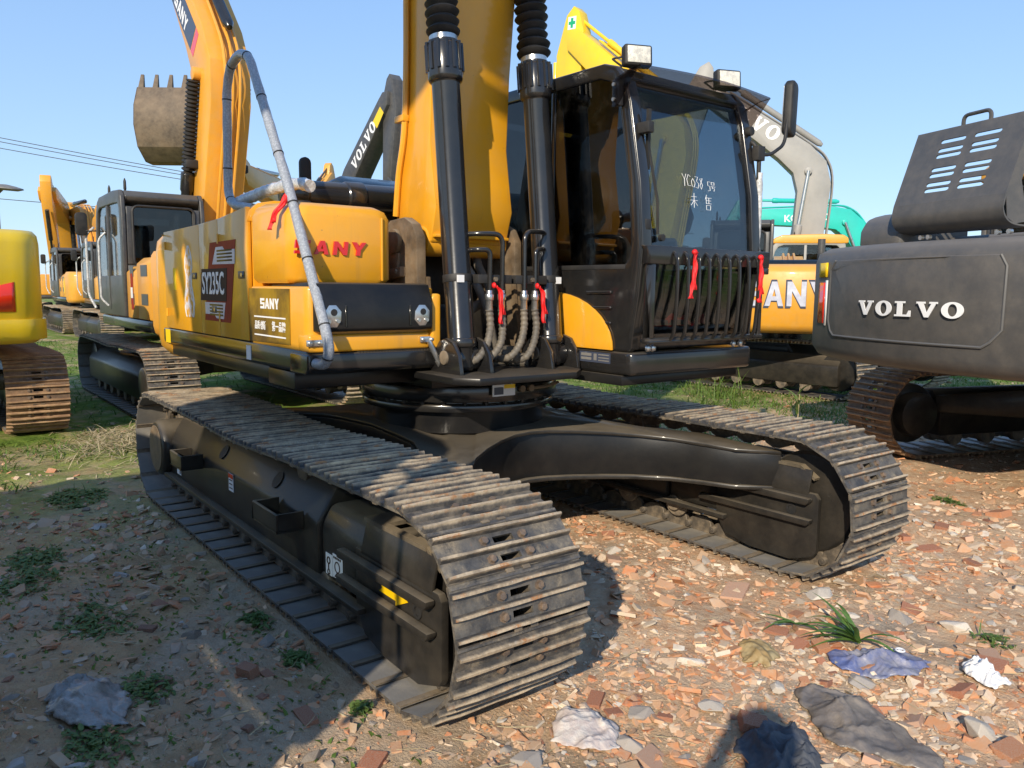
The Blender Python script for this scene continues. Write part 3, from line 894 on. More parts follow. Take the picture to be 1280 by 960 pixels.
    for ya in (-.535, .105):
        b = MB(); b.prism([(.50, 1.19), (.58, 1.19), (.50, 1.50), (.47, 1.72), (.44, 1.72)], 'y', ya, ya + .02); b.build('bracket_flange', 'foot', ex)

    # ---------------- boom, stick and bucket (mostly above the frame)
    YB0, YB1 = -.47, .10
    prof_f = [(.30, 1.885), (.40, 1.93), (.46, 2.13), (.43, 2.30), (.395, 2.52), (.42, 2.95), (.47, 3.41), (.62, 4.0), (.84, 4.8), (1.14, 5.6), (1.6, 6.35), (2.2, 7.0), (2.5, 7.2)]
    prof_b = [(2.4, 7.5), (2.1, 7.55), (1.4, 7.25), (.75, 6.5), (.36, 5.4), (.20, 4.6), (.15, 4.0), (.14, 3.4), (.12, 2.9), (.08, 2.55), (.02, 2.30), (-.02, 2.14), (.02, 2.02), (.12, 1.92)]
    b = MB(); b.prism(prof_f + prof_b, 'y', YB0, YB1)
    bo = b.build('boom', 'yellow', ex, .012, 2)
    b = MB(); b.box(.35, .44, YB0 + .01, YB1 - .01, 1.955, 1.975); b.lathe([(.09, 0), (.09, YB1 - YB0 + .02)], (.30, YB0 - .01, 1.935), (0, 1, 0), 20); b.build('boom_foot_tube', 'yellow', bo, .006)
    b = MB(); b.box(.392, .415, -.10, .06, 2.315, 2.327); b.build('weld_seam', 'yellow', bo)
    b = MB(); b.tube(smooth_path([(.02, -.49, 2.10), (.06, -.49, 2.35), (.13, -.49, 2.60), (.16, -.49, 3.0), (.17, -.49, 3.6), (.22, -.49, 4.3)], 5), .020, 8); b.build('boom_pipe', 'yellow', bo)
    b = MB(); b.box(.05, .16, -.515, -.472, 2.66, 2.70); b.build('pipe_clamp', 'yellow', bo, .004)
    stick = [(2.0, 7.5), (2.3, 7.1), (2.7, 7.15), (5.0, 8.1), (5.0, 8.3), (2.9, 7.95), (2.1, 7.85)]
    b = MB(); b.prism(stick, 'y', -.36, -.02); b.build('stick', 'yellow', ex, .012)
    b = MB(); b.prism([(4.9, 8.3), (5.3, 8.35), (5.75, 8.6), (5.9, 9.1), (5.6, 9.45), (5.1, 9.4), (5.2, 8.9)], 'y', -.75, .38); b.build('bucket', 'bucket', ex, .02)
    b = MB(); b.cyl((.9, -.19, 6.9), (2.05, -.19, 7.75), .075, 14); b.build('stick_cylinder', 'black', ex)

    # ---------------- boom cylinders
    for yc, sg in ((-.512, 1), (.138, -1)):
        p0 = Vector((.80, yc, 1.29)); p1 = Vector((.61, yc, 3.00)); d = (p1 - p0).normalized()
        L = (p1 - p0).length
        b = MB()
        b.lathe([(.055, -.10), (.07, -.08), (.07, .03), (.087, .035), (.087, .075), (.082, .08), (.079, .09), (.079, L - .22), (.086, L - .21)], p0, d, 32)
        cy = b.build('boom_cylinder', 'black', ex, .002, 1)
        b = MB(); b.lathe([(.070, 0), (.070, .17)], (p0.x, yc - .085, p0.z - .03), (0, 1, 0), 24); b.build('cylinder_eye', 'black', cy, .006)
        b = MB()
        q0 = p0 + d * (L - .215)
        b.lathe([(.084, 0), (.094, .012), (.098, .03), (.098, .20), (.092, .205), (.092, .225), (.075, .226)], q0, d, 36)
        co = b.build('collar', 'black', cy, .003, 1)
        b = MB()
        u = d.cross(Vector((0, 1, 0))).normalized(); w = Vector((0, 1, 0))
        for k in range(14):
            a = 2 * PI * k / 14
            c = q0 + (u * math.cos(a) + w * math.sin(a)) * .0985
            b.tube([c + d * .06, c + d * .215], .0115, 6)
        b.build('collar_bolts', 'black', co, kind='stuff')
        b = MB(); b.lathe([(.080, 0), (.080, .03)], p0 + d * (L + .01), d, 24); b.build('wiper_ring', 'chrome', cy)
        # bellows
        b = MB()
        g0 = L + .04
        rings = []
        rr = random.Random(3 + sg)
        uu = u
        h = g0; n = 28
        prof = []
        for k in range(24):
            jit = rr.uniform(-.006, .006)
            prof += [(.068, h), (.092 + jit, h + .018), (.099 + jit, h + .030), (.090 + jit, h + .040)]
            h += .0535
        for r, hh in prof:
            ph = rr.uniform(0, 6)
            rings.append([p0 + d * (hh + .006 * math.sin(2 * PI * k / n + ph * .2 + hh * 9)) + (uu * math.cos(2 * PI * k / n) + w * math.sin(2 * PI * k / n)) * r * (1 + .025 * math.sin(3 * 2 * PI * k / n + hh * 11)) for k in range(n)])
        b.loft(rings)
        b.build('bellows', 'rubber', cy, 0, smooth=60)
        b = MB(); b.cyl(p0 + d * (h - .02), p0 + d * (h + .35), .045, 16); b.lathe([(.08, -.12), (.08, .12)], p0 + d * (h + .4), (0, 1, 0), 18); b.build('piston_rod', 'chrome', cy)
        # lugs
        for yo in (-.115, .088):
            b = MB()
            pr = [(.65, 1.18), (.96, 1.18), (.935, 1.29), (.88, 1.36), (.81, 1.38), (.74, 1.36), (.68, 1.29)]
            b.prism(pr, 'y', yc + yo, yc + yo + .027)
            b.build('cylinder_lug', 'black', ex, .006)
        b = MB(); b.cyl((.80, yc - .125, 1.27), (.80, yc + .125, 1.27), .04, 16); b.build('lug_pin', 'chain', ex, .004)
        # clamp band
        q = p0 + d * .42
        b = MB(); b.lathe([(.083, -.022), (.083, .022)], q, d, 28)
        b.box(q.x - .02, q.x + .10, *sorted((yc + sg * .075, yc + sg * .31)), q.z - .025, q.z + .025)
        cl = b.build('clamp', 'rubber', cy, .004)
        b = MB(); b.box(q.x + .07, q.x + .085, yc - .03 * sg - .02, yc - .03 * sg + .02, q.z - .02, q.z + .02); b.build('clamp_tag', 'white' , cl)
        b = MB(); b.cyl((q.x + .10, yc + sg * .19, q.z), (q.x + .113, yc + sg * .19, q.z), .014, 6); b.build('clamp_bolt', 'chain', cl)
    # pipes with hoses
    for pp, hz in (([(.76, -.47, 1.955), (.85, -.40, 1.96), (.86, -.275, 1.96), (.855, -.275, 1.60)], [(.855, -.275, 1.535), (.862, -.272, 1.43), (.875, -.30, 1.335), (.86, -.37, 1.26), (.72, -.40, 1.24)]),
                   ([(.76, -.47, 1.865), (.85, -.43, 1.87), (.86, -.362, 1.87), (.855, -.362, 1.60)], [(.855, -.362, 1.535), (.862, -.36, 1.43), (.875, -.40, 1.325), (.86, -.47, 1.25), (.72, -.50, 1.23)]),
                   ([(.78, .10, 1.985), (.84, .02, 1.99), (.855, -.112, 1.985), (.855, -.112, 1.60)], [(.855, -.112, 1.535), (.862, -.115, 1.43), (.875, -.155, 1.335), (.86, -.22, 1.26), (.72, -.25, 1.24)]),
                   ([(.78, .10, 1.885), (.84, .04, 1.89), (.855, -.03, 1.885), (.855, -.03, 1.60)], [(.855, -.03, 1.535), (.862, -.022, 1.43), (.875, -.055, 1.33), (.86, -.11, 1.25), (.72, -.15, 1.23)])):
        b = MB(); b.tube(round_path(pp, .06), .0145, 10); pi = b.build('hydraulic_pipe', 'black', ex)
        x, y, z = pp[-1]
        b = MB(); b.lathe([(.020, 0), (.020, -.02), (.026, -.022), (.026, -.055), (.020, -.057), (.021, -.115), (.017, -.12)], (x, y, z + .045), (0, 0, 1), 12)
        b.build('hose_fitting', 'chrome', pi, .002, 1)
        path = smooth_path(hz, 16)
        b = MB(); b.tube(path, [.0215 + .0022 * math.sin(i * 1.55) for i in range(len(path))], 10); b.build('hydraulic_hose', 'hose', ex)
    b = MB(); b.box(.45, .62, -.40, .02, 1.19, 1.30); b.cyl((.60, -.30, 1.27), (.70, -.30, 1.27), .03, 10); b.cyl((.60, -.12, 1.26), (.70, -.12, 1.26), .03, 10); b.cyl((.62, -.05, 1.22), (.72, .04, 1.22), .045, 12)
    b.tube(smooth_path([(.6, -.35, 1.3), (.55, -.3, 1.5), (.5, -.1, 1.62), (.3, -.05, 1.8), (.1, 0, 2.1)]), .03, 8); b.tube(smooth_path([(.62, -.15, 1.3), (.62, -.22, 1.55), (.5, -.25, 1.75), (.3, -.2, 1.85)]), .026, 8)
    b.build('swivel_valve', 'hose', ex, .005)
    # sticker and taps on the deck front
    b = MB(); b.box(.672, .680, -.205, -.035, 1.005, 1.075); wst = b.build('warning_label', 'white', ex); b = MB(); b.box(.680, .6815, -.12, -.036, 1.05, 1.074); b.build('label_band', 'decal_yellow', wst)
    b = MB(); b.box(.6805, .6815, -.195, -.125, 1.015, 1.06); b.build('label_drawing', 'decal_blue', wst)
    b = MB()
    for y in (.02, .09): b.cyl((.64, y, 1.04), (.69, y, 1.04), .022, 8)
    b.tube(smooth_path([(.68, .10, 1.04), (.69, .2, 1.045), (.66, .33, 1.06)]), .010, 6); b.build('grease_tap', 'foot', ex)

    # ---------------- foam-wrapped handrail
    b = MB()
    rail = round_path([(.71, -1.345, 1.265), (.80, -1.335, 1.262), (.845, -1.33, 1.34), (.80, -1.33, 1.44), (.54, -1.33, 1.89), (.36, -1.33, 2.19), (-.17, -1.33, 2.96), (-.32, -1.33, 3.01), (-.50, -1.33, 2.97), (-.57, -1.33, 2.85), (-.60, -1.33, 2.35), (-.60, -1.33, 2.22), (-.52, -1.33, 2.15), (-.30, -1.28, 2.12)], .06, 4)
    fine = []
    for a, c in zip(rail, rail[1:]):
        k = max(1, int((c - a).length / .05))
        fine += [a.lerp(c, j / k) for j in range(k)]
    fine.append(rail[-1])
    rr = random.Random(9)
    b.tube(fine, [.027 + rr.uniform(-.0010, .0014) for _ in fine], 14)
    hr = b.build('handrail', 'foam', ex, 0, smooth=60)
    for i in range(6, len(fine) - 3, 8):
        t = (fine[i + 1] - fine[i - 1]).normalized()
        b = MB(); b.lathe([(.0292, -.004), (.0292, .004)], fine[i], t, 14); b.build('cable_tie', 'rubber', hr)
    b = MB()
    path = smooth_path([(-.58, -1.30, 2.16), (-.45, -1.24, 2.20), (-.25, -1.18, 2.235), (.02, -1.13, 2.245), (.16, -1.12, 2.22)], 10)
    b.tube(path, [.036 + rr.uniform(-.003, .003) for _ in path], 14)
    b.build('wrapped_pipe', 'wrap', ex, 0, smooth=70)
    cab_main(ex)
    return ex

def rrect_xy(x0, x1, y0, y1, r, k=4):
    return rrect(x1 - x0, y1 - y0, r, k, (x0 + x1) / 2, (y0 + y1) / 2)

def cw_outline(R, hw, xfront, rc=.22):
    """counterweight plan: rear arc about the swing centre, rounded rear corners"""
    a1 = math.asin((hw - rc) / R)
    pts = []
    n = 14
    for i in range(n + 1):
        a = -a1 + 2 * a1 * i / n
        pts.append((-R * math.cos(a), -R * math.sin(a)))       # from +y (left) to -y (right)
    xe = -R * math.cos(a1)
    ye = hw - rc
    for k in range(1, 6):
        a = PI / 2 * k / 5
        pts.append((xe + rc * 1.4 * (1 - math.cos(a)), -ye - rc * math.sin(a)))
    pts += [(xfront, -hw), (xfront, hw)]
    for k in range(5, 0, -1):
        a = PI / 2 * k / 5
        pts.append((xe + rc * 1.4 * (1 - math.cos(a)), ye + rc * math.sin(a)))
    return pts

def cab_main(ex):
    Y0, Y1 = .285, 1.378
    # side outline (x, z): front edge rises, leans back at the top
    out = [(-.42, 1.30), (1.325, 1.30), (1.375, 1.62), (1.40, 1.90), (1.37, 2.25), (1.28, 2.70), (1.235, 2.84), (1.17, 2.91), (1.06, 2.945), (.10, 2.955), (-.30, 2.93), (-.40, 2.86), (-.42, 2.75)]
    def wall(y0, y1, hole, name):
        """side wall as a frame around its window: strips between outline and opening"""
        b = MB()
        n = len(out)
        # radial quads: pair every outline point with a window point
        b.loft([[(x, y0, z) for x, z in out], [(x, y0, z) for x, z in hole], [(x, y1, z) for x, z in hole], [(x, y1, z) for x, z in out], [(x, y0, z) for x, z in out]], cap=False)
        return b
    hole_r = [(-.30, 1.80), (1.27, 1.80), (1.30, 1.84), (1.315, 1.92), (1.285, 2.28), (1.21, 2.65), (1.175, 2.76), (1.12, 2.83), (1.03, 2.86), (.10, 2.87), (-.24, 2.85), (-.31, 2.79), (-.32, 2.7)]
    shell = MB()
    for y0, y1 in ((Y0, Y0 + .055), (Y1 - .055, Y1)):
        w = wall(y0, y1, hole_r, 'x'); keep = MB.XF; MB.XF = None; shell.add(w.v, w.f); MB.XF = keep
    # roof, rear, front pillars and sills between the side walls
    a, c = Y0 + .055, Y1 - .055
    shell.prism([(1.235, 2.835), (1.17, 2.905), (1.06, 2.94), (.10, 2.95), (-.30, 2.925), (-.26, 2.85), (.10, 2.88), (1.03, 2.87), (1.12, 2.84), (1.19, 2.78)], 'y', a, c)
    shell.prism([(-.415, 1.31), (-.36, 1.31), (-.36, 2.0), (-.415, 2.0)], 'y', a, c)
    shell.prism([(-.415, 2.0), (-.36, 2.0), (-.36, 2.86), (-.415, 2.80)], 'y', a, a + .10)
    shell.prism([(-.415, 2.0), (-.36, 2.0), (-.36, 2.86), (-.415, 2.80)], 'y', c - .10, c)
    shell.prism([(1.20, 1.31), (1.32, 1.31), (1.33, 1.37), (1.20, 1.37)], 'y', a, c)
    cab = shell.build('cab', 'black', ex, .016, 3)
    # front pillars proud of the screen
    for y0, y1 in ((Y0 + .004, Y0 + .085), (Y1 - .085, Y1 - .004)):
        b = MB()
        fr = [(1.325, 1.31), (1.375, 1.62), (1.40, 1.90), (1.37, 2.25), (1.28, 2.70), (1.235, 2.83)]
        b.prism([(x + .006, z) for x, z in fr] + [(x - .09, z) for x, z in fr[::-1]], 'y', y0, y1)
        b.build('front_pillar', 'black', cab, .012, 3)
    # glass
    b = MB(); b.prism(hole_r, 'y', Y0 + .012, Y0 + .018); b.build('side_window', 'glass_dark', cab)
    b = MB(); b.prism(hole_r, 'y', Y1 - .018, Y1 - .012); b.build('side_window', 'glass', cab)
    b = MB(); b.box(-.392, -.386, a + .10, c - .10, 2.0, 2.84); b.build('rear_window', 'glass', cab)
    fr = [(1.395, 1.90), (1.365, 2.25), (1.275, 2.70), (1.24, 2.80)]
    b = MB(); b.prism([(x - .014, z) for x, z in fr] + [(x - .020, z) for x, z in fr[::-1]], 'y', Y0 + .087, Y1 - .087); b.build('windscreen', 'glass_front', cab)
    fr = [(1.325, 1.375), (1.372, 1.62), (1.395, 1.885)]
    b = MB(); b.prism([(x - .014, z) for x, z in fr] + [(x - .020, z) for x, z in fr[::-1]], 'y', Y0 + .087, Y1 - .087); b.build('lower_window', 'glass_front', cab)
    b = MB(); b.box(1.345, 1.405, Y0 + .086, Y1 - .086, 1.868, 1.905); b.build('window_bar', 'black', cab, .006)
    b = MB(); b.box(.60, .635, Y0 + .004, Y0 + .045, 1.80, 2.86); b.build('window_divider', 'black', cab, .004)
    b = MB(); b.box(-.35, 1.28, Y0 - .004, Y0 + .002, 1.772, 1.80); b.build('window_trim', 'rubber', cab, .003)
    # rubber trim strip along front-right pillar, hinges
    b = MB()
    for z in (2.52, 1.99):
        b = MB(); b.box(1.30, 1.40, Y0 + .03, Y0 + .075, z, z + .06); b.build('pillar_hinge', 'rubber', cab, .005)
    # right side lower panel, louvre slots and the yellow quarter panel
    b = MB()
    for k in range(3):
        z = 1.645 - k * .09
        b.prism([(.965 + k * .03, z), (1.18, z + .004), (1.18, z - .014), (.97 + k * .03, z - .018)], 'y', Y0 - .012, Y0 - .001)
    b.build('louvre', 'black', cab, .003, 1, kind='stuff')
    b = MB()
    q = [(.585, 1.303), (1.205, 1.303)] + [(.66 + .545 * math.cos(t), 1.303 + .335 * math.sin(t)) for t in [PI / 2 * k / 10 for k in range(1, 10)]] + [(.66, 1.64), (.585, 1.655)]
    b.prism(q, 'y', Y0 - .020, Y0 - .002)
    b.build('quarter_panel', 'yellow', cab, .006)
    # skirt
    b = MB()
    b.prism(rrect_xy(.62, 1.36, Y0 - .01, Y1 + .03, .05, 4), 'z', 1.165, 1.297)
    sk = b.build('cab_skirt', 'black', ex, .02, 3)
    b = MB(); b.box(.925, 1.19, Y0 - .0135, Y0 - .011, 1.222, 1.284); ip = b.build('id_plate', 'decal_blue', sk)
    b = MB()
    for x0, x1, z0, z1 in ((.94, 1.03, 1.258, 1.275), (.94, 1.03, 1.235, 1.25), (1.05, 1.075, 1.235, 1.275), (1.09, 1.18, 1.268, 1.274), (1.09, 1.18, 1.25, 1.256), (1.09, 1.18, 1.234, 1.24)): b.box(x0, x1, Y0 - .0145, Y0 - .0136, z0, z1)
    b.build('plate_print', 'concrete', ip, kind='stuff')
    # window guard
    b = MB(); b.prism([(1.415, 1.80), (1.475, 1.80), (1.475, 1.90), (1.40, 1.905), (1.40, 1.895), (1.415, 1.88)], 'y', .28, 1.375)
    g = b.build('window_guard', 'black', ex, .005)
    b = MB(); b.box(1.40, 1.47, .30, 1.345, 1.355, 1.385); b.box(1.41, 1.47, .30, .335, 1.385, 1.80); b.build('guard_frame', 'black', g, .006)
    b = MB(); b.box(1.40, 1.475, 1.30, 1.375, 1.76, 1.80); b.tube([(1.44, 1.335, 1.78), (1.44, 1.335, 1.37)], .018, 8); b.build('guard_post', 'black', g, .006)
    for k in range(9):
        y = .47 + k * .094
        b = MB(); b.tube(smooth_path([(1.47, y, 1.868), (1.492, y, 1.85), (1.505, y, 1.78), (1.507, y, 1.6), (1.495, y, 1.43), (1.485, y, 1.395), (1.468, y, 1.375)], 4), .0112, 8); b.build('guard_bar', 'black', g)
    b = MB(); b.cyl((1.43, .44, 1.835), (1.43, 1.22, 1.835), .018, 12); b.build('guard_tube', 'cab_dark', g)
    b = MB()
    for y in (.36, .40, 1.15, 1.22): b.lathe([(.022, 0), (.018, .012), (.006, .018)], (1.40 if y < 1 else 1.39, y, 1.325), (1, 0, 0), 10)
    b.build('guard_bolts', 'chrome', g, kind='stuff')
    # visor over the screen: a smoked sheet tilted up and forward of the roof edge, with cheeks
    b = MB()
    ys = [.235 + (1.405 - .235) * k / 10 for k in range(11)]
    rings = []
    for k, y in enumerate(ys):
        e = math.sin(PI * k / 10)
        xo = 1.40 + .035 * e; zo = 2.862 + .012 * e
        rings.append([(1.235, y, 2.815), (1.32, y, 2.850), (xo, y, zo), (xo + .004, y, zo - .012), (1.322, y, 2.844), (1.235, y, 2.809)])
    b.loft(rings)
    vz = b.build('visor', 'visor', cab, 0, smooth=60)
    for y in (.230, 1.410):
        b = MB(); b.prism([(1.20, 2.815), (1.32, 2.850), (1.40, 2.860), (1.30, 2.74), (1.235, 2.67), (1.20, 2.67)], 'y', y - .003, y + .003); b.build('visor_cheek', 'visor', vz)
        b = MB(); b.box(1.19, 1.235, *sorted((y + (.004 if y < 1 else -.004), y + (.05 if y < 1 else -.035))), 2.68, 2.82); b.build('visor_bracket', 'cab_dark', vz, .003)
        for z in (2.79, 2.71):
            b = MB(); b.cyl((1.212, y - .004 if y < 1 else y + .004, z), (1.212, y - .012 if y < 1 else y + .012, z), .011, 8); b.build('visor_bolt', 'chrome', vz)
    # roof lamps
    for y, rz in ((.43, -.42), (1.255, -.40)):
        mx = Matrix.Translation((1.20, y, 2.985)) @ Matrix.Rotation(rz, 4, 'Z') @ Matrix.Rotation(-.10, 4, 'Y')
        b = MB(); b.box(-.065, .0, -.085, .085, -.055, .065, Mx=mx)
        lp = b.build('work_lamp', 'rubber', cab, .014, 3)
        b = MB(); b.box(.0005, .006, -.070, .070, -.042, .052, Mx=mx); b.build('lamp_lens', 'lens', lp, .004)
        b = MB(); b.cyl((1.15, y, 2.92), (1.16, y, 2.945), .02, 8); b.box(1.12, 1.18, y - .03, y + .03, 2.93, 2.94); b.build('lamp_foot', 'rubber', lp)
        b = MB(); b.tube(smooth_path([(1.12, y - .05, 2.93), (1.09, y - .09, 2.965), (1.05, y - .05, 2.99), (1.11, y, 3.0)]), .006, 6); b.build('lamp_cable', 'rubber', lp)
    # mirror, its arm and the wrapped front-left handrail
    b = MB(); b.tube(round_path([(1.33, 1.38, 1.37), (1.35, 1.40, 1.95), (1.35, 1.39, 2.53), (1.31, 1.37, 2.60), (1.26, 1.36, 2.60)], .06), .014, 10); rp = b.build('cab_handrail', 'rubber', cab)
    b = MB(); rr = random.Random(2)
    path = [(1.352, 1.40, 1.88 + k * .035) for k in range(16)]
    b.tube(path, [.024 + rr.uniform(-.002, .003) - (.006 if k > 13 else 0) for k in range(16)], 12); b.build('rail_wrap', 'wrap', rp, 0, smooth=70)
    b = MB(); b.tube(round_path([(1.345, 1.39, 2.52), (1.34, 1.52, 2.53), (1.32, 1.70, 2.62), (1.31, 1.74, 2.82)], .06), .012, 8); b.box(1.32, 1.37, 1.355, 1.425, 2.48, 2.57); ma = b.build('mirror_arm', 'rubber', cab, .003)
    mx = Matrix.Translation((1.285, 1.80, 2.865)) @ Matrix.Rotation(.35, 4, 'Z') @ Matrix.Rotation(-.06, 4, 'X')
    b = MB(); b.prism(rrect(.155, .36, .05, 4), 'x', -.03, .03, Mx=mx); mi = b.build('mirror', 'rubber', cab, .016, 3)
    b = MB(); b.prism(rrect(.13, .33, .04, 4), 'x', -.036, -.031, Mx=mx); b.build('mirror_glass', 'chrome', mi)
    b = MB(); b.cyl((1.27, 1.335, 2.66), (1.33, 1.335, 2.66), .03, 10); b.build('pillar_lamp', 'rubber', cab, .006)
    # wiper
    b = MB(); b.tube([(1.385, .43, 1.97), (1.39, .415, 2.15), (1.335, .39, 2.45)], .009, 6); b.box(1.325, 1.345, .372, .392, 2.33, 2.66); b.cyl((1.395, .44, 1.95), (1.42, .44, 1.95), .02, 8); b.build('wiper', 'rubber', cab)
    # interior
    b = MB(); b.box(-.34, 1.18, a, c, 1.32, 1.40); b.build('cab_floor', 'rubber', cab)
    b = MB(); b.box(.10, .62, .58, 1.08, 1.62, 1.78); b.prism([(.02, 1.72), (.17, 1.74), (.06, 2.38), (-.09, 2.36)], 'y', .60, 1.06); b.prism([(-.09, 2.40), (.03, 2.41), (.0, 2.60), (-.10, 2.59)], 'y', .70, .96); b.box(.1, .5, .65, 1.0, 1.41, 1.62)
    b.build('seat', 'seat', cab, .04, 3)
    for y0, y1 in ((.40, .55), (1.11, 1.26)):
        b = MB(); b.box(.12, .70, y0, y1, 1.42, 1.86); b.tube([(.62, (y0 + y1) / 2, 1.86), (.66, (y0 + y1) / 2, 2.08)], [.02, .032], 8); b.build('console', 'cab_dark', cab, .03)
    b = MB(); b.tube([(1.0, .74, 1.40), (1.08, .74, 1.75)], .016, 8); b.tube([(1.0, .90, 1.40), (1.08, .90, 1.75)], .016, 8); b.box(.98, 1.16, .66, .80, 1.44, 1.47); b.box(.98, 1.16, .84, .98, 1.44, 1.47); b.build('travel_levers', 'cab_dark', cab, .006)
    b = MB(); b.tube(round_path([(.85, .36, 1.80), (.85, .36, 1.98), (1.15, .36, 1.98), (1.15, .36, 1.80)], .06), .014, 8); b.build('grab_rail', 'rubber', cab)
    b = MB(); b.box(1.04, 1.10, .40, .52, 1.95, 2.12); b.build('monitor', 'cab_dark', cab, .01)
    rr = random.Random(4)
    b = MB()
    n = 10
    g_ = [[(1.12 + .03 * math.sin(i * 1.3 + j), .42 + .085 * i, 1.42 + .04 * (.5 + .5 * math.sin(i * 2.1 + j * 1.7)) + (.10 if j == 1 else 0) * rr.random()) for j in range(3)] for i in range(n)]
    for i in range(n - 1):
        for j in range(2): b.add([g_[i][j], g_[i + 1][j], g_[i + 1][j + 1], g_[i][j + 1]], [(0, 1, 2, 3)])
    b.build('red_cloth', 'ribbon', cab)
    # handwriting on the screen (white paint pen)
    O = Vector((1.392, .80, 2.20))
    nx = Vector((.246, 0, .969)).normalized()
    def pt(u, v):   # u metres to the right seen from outside, v up the glass; glass leans back going up
        z = 2.215 + v
        x = 1.3675 + .005 - (z - 2.25) * (.09 / .45 if z > 2.25 else .03 / .35)
        return (x, .795 + u, z)
    strokes = {
        'Y': [[(0, 1), (.25, .55), (.5, 1)], [(.25, .55), (.2, 0)]], 'C': [[(.5, .85), (.25, 1), (.02, .6), (.1, .1), (.45, .1)]], '0': [[(.25, .75), (.05, .5), (.1, .1), (.35, .05), (.5, .4), (.25, .75)]],
        '3': [[(.05, .95), (.4, .95), (.2, .6), (.45, .4), (.3, .02), (.02, .1)]], '8': [[(.45, .9), (.1, .85), (.4, .35), (.2, 0), (.05, .25), (.45, .9)]], '5': [[(.5, 1), (.12, 1), (.1, .6), (.4, .55), (.4, .1), (.05, .05)]],
        '号': [[(.1, 1), (.6, 1), (.6, .7), (.1, .7), (.1, 1)], [(0, .5), (.75, .5)], [(.25, .5), (.2, .3), (.6, .3), (.5, 0), (.35, .05)]],
        '未': [[(.1, .75), (.65, .75)], [(0, .5), (.75, .5)], [(.38, 1), (.38, 0)], [(.38, .5), (.05, .15)], [(.38, .5), (.75, .15)]],
        '售': [[(.2, 1), (.05, .7)], [(.15, .85), (.15, .4)], [(.15, .8), (.7, .8)], [(.15, .62), (.65, .62)], [(.15, .42), (.7, .42)], [(.42, .8), (.42, .42)], [(.15, .3), (.6, .3), (.58, 0), (.17, 0), (.15, .3)]]}
    b = MB()
    def write(s, u0, v0, hgt, adv, slope=0):
        for i, ch in enumerate(s):
            for st in strokes[ch]:
                b.tube([pt(u0 + i * adv + x * hgt, v0 + y * hgt + i * slope) for x, y in st], .0015, 5)
    write('YC038', -.145, .045, .072, .037, -.002)
    write('5', .075, .030, .058, .04); write('号', .11, .035, .052, .04)
    write('未', -.085, -.075, .085, .05); write('售', .045, -.080, .088, .05)
    b.build('handwriting', 'letter_white', cab, kind='stuff')

def ribbon(pts, w, wdir, label, seed):
    """a tied strip of red cloth hanging in two tails"""
    rr = random.Random(seed)
    b = MB()
    path = smooth_path(pts, 5)
    wd = Vector(wdir).normalized()
    for tail in (0, 1):
        rows = []
        for i, p in enumerate(path[:len(path) if tail == 0 else int(len(path) * .85)]):
            t = i / (len(path) - 1)
            off = wd * (.010 * tail * (1 + t)) + Vector((.004 * math.sin(i * .9 + tail * 2), .004 * math.cos(i * 1.1), 0))
            ww = w * (.55 + .55 * t) * (1 + .12 * math.sin(i * 1.7 + seed))
            q = []
            for k in range(5):
                s = k / 4 - .5
                q.append(p + off + wd * s * ww + wd.cross(Vector((0, 0, 1))) * .008 * math.sin(k * 1.9 + i * .35 + tail))
            rows.append(q)
        top = [v for r in rows for v in r]
        n = len(rows)
        f = [(i * 5 + k, i * 5 + k + 1, (i + 1) * 5 + k + 1, (i + 1) * 5 + k) for i in range(n - 1) for k in range(4)]
        b.add(top, f)
    b.lathe([(.004, -w * .5), (.014, -w * .3), (.018, 0), (.014, w * .3), (.004, w * .5)], path[0], wd, 10)
    o = b.build('ribbon', 'ribbon', None, 0, smooth=80)
    so = o.modifiers.new("thick", 'SOLIDIFY'); so.thickness = .0015
    tag(o, label, 'ribbon', 'red ribbons tied to the machine')
    return o
def ribbons():
    ribbon([(.375, -1.325, 2.175), (.39, -1.37, 2.10), (.36, -1.42, 2.02), (.345, -1.43, 1.95)], .035, (1, .3, 0), 'red ribbon tied to the grey foam-wrapped handrail', 1)
    ribbon([(1.515, .60, 1.872), (1.52, .595, 1.80), (1.522, .59, 1.70), (1.518, .578, 1.61)], .034, (0, 1, 0), 'red ribbon hanging from the cab window guard beside its left end', 2)
    ribbon([(1.515, 1.225, 1.862), (1.52, 1.222, 1.78), (1.522, 1.225, 1.68), (1.518, 1.235, 1.585)], .036, (0, 1, 0), 'red ribbon hanging from the right end of the cab window guard', 3)
    ribbon([(.875, -.345, 1.672), (.89, -.322, 1.645), (.895, -.31, 1.55), (.895, -.305, 1.455)], .022, (0, 1, 0), 'red ribbon tied on the hose fittings beside the left boom cylinder', 4)
    ribbon([(.875, -.03, 1.672), (.89, -.01, 1.64), (.895, .0, 1.55), (.895, .012, 1.455)], .022, (0, 1, 0), 'red ribbon tied on the hose fittings beside the right boom cylinder', 5)
RUSTY = ('plate_rust', 'rib_rust', 'bolt', 'chain', 'plate_inner')
# ------------------------------------------------------------------ the other excavators in the yard
BOOM_T = [(-.16, .18), (.35, .42), (1.9, 1.50), (2.45, 1.66), (3.0, 1.52), (5.45, .30), (5.70, .16)]
BOOM_B = [(5.80, -.10), (5.45, -.22), (3.1, .72), (2.6, .86), (2.15, .74), (.55, -.30), (.05, -.24)]
STICK_T = [(-.62, .10), (-.45, .28), (.35, .50), (2.85, .20), (2.98, .06)]
STICK_B = [(2.95, -.10), (2.7, -.16), (.3, -.22), (-.1, -.20), (-.5, -.05)]

def rot2(p, a, o=(0, 0), s=1.0, flip=1):
    c, q = math.cos(a), math.sin(a)
    x, z = p[0] * s, p[1] * s * flip
    return (o[0] + x * c - z * q, o[1] + x * q + z * c)

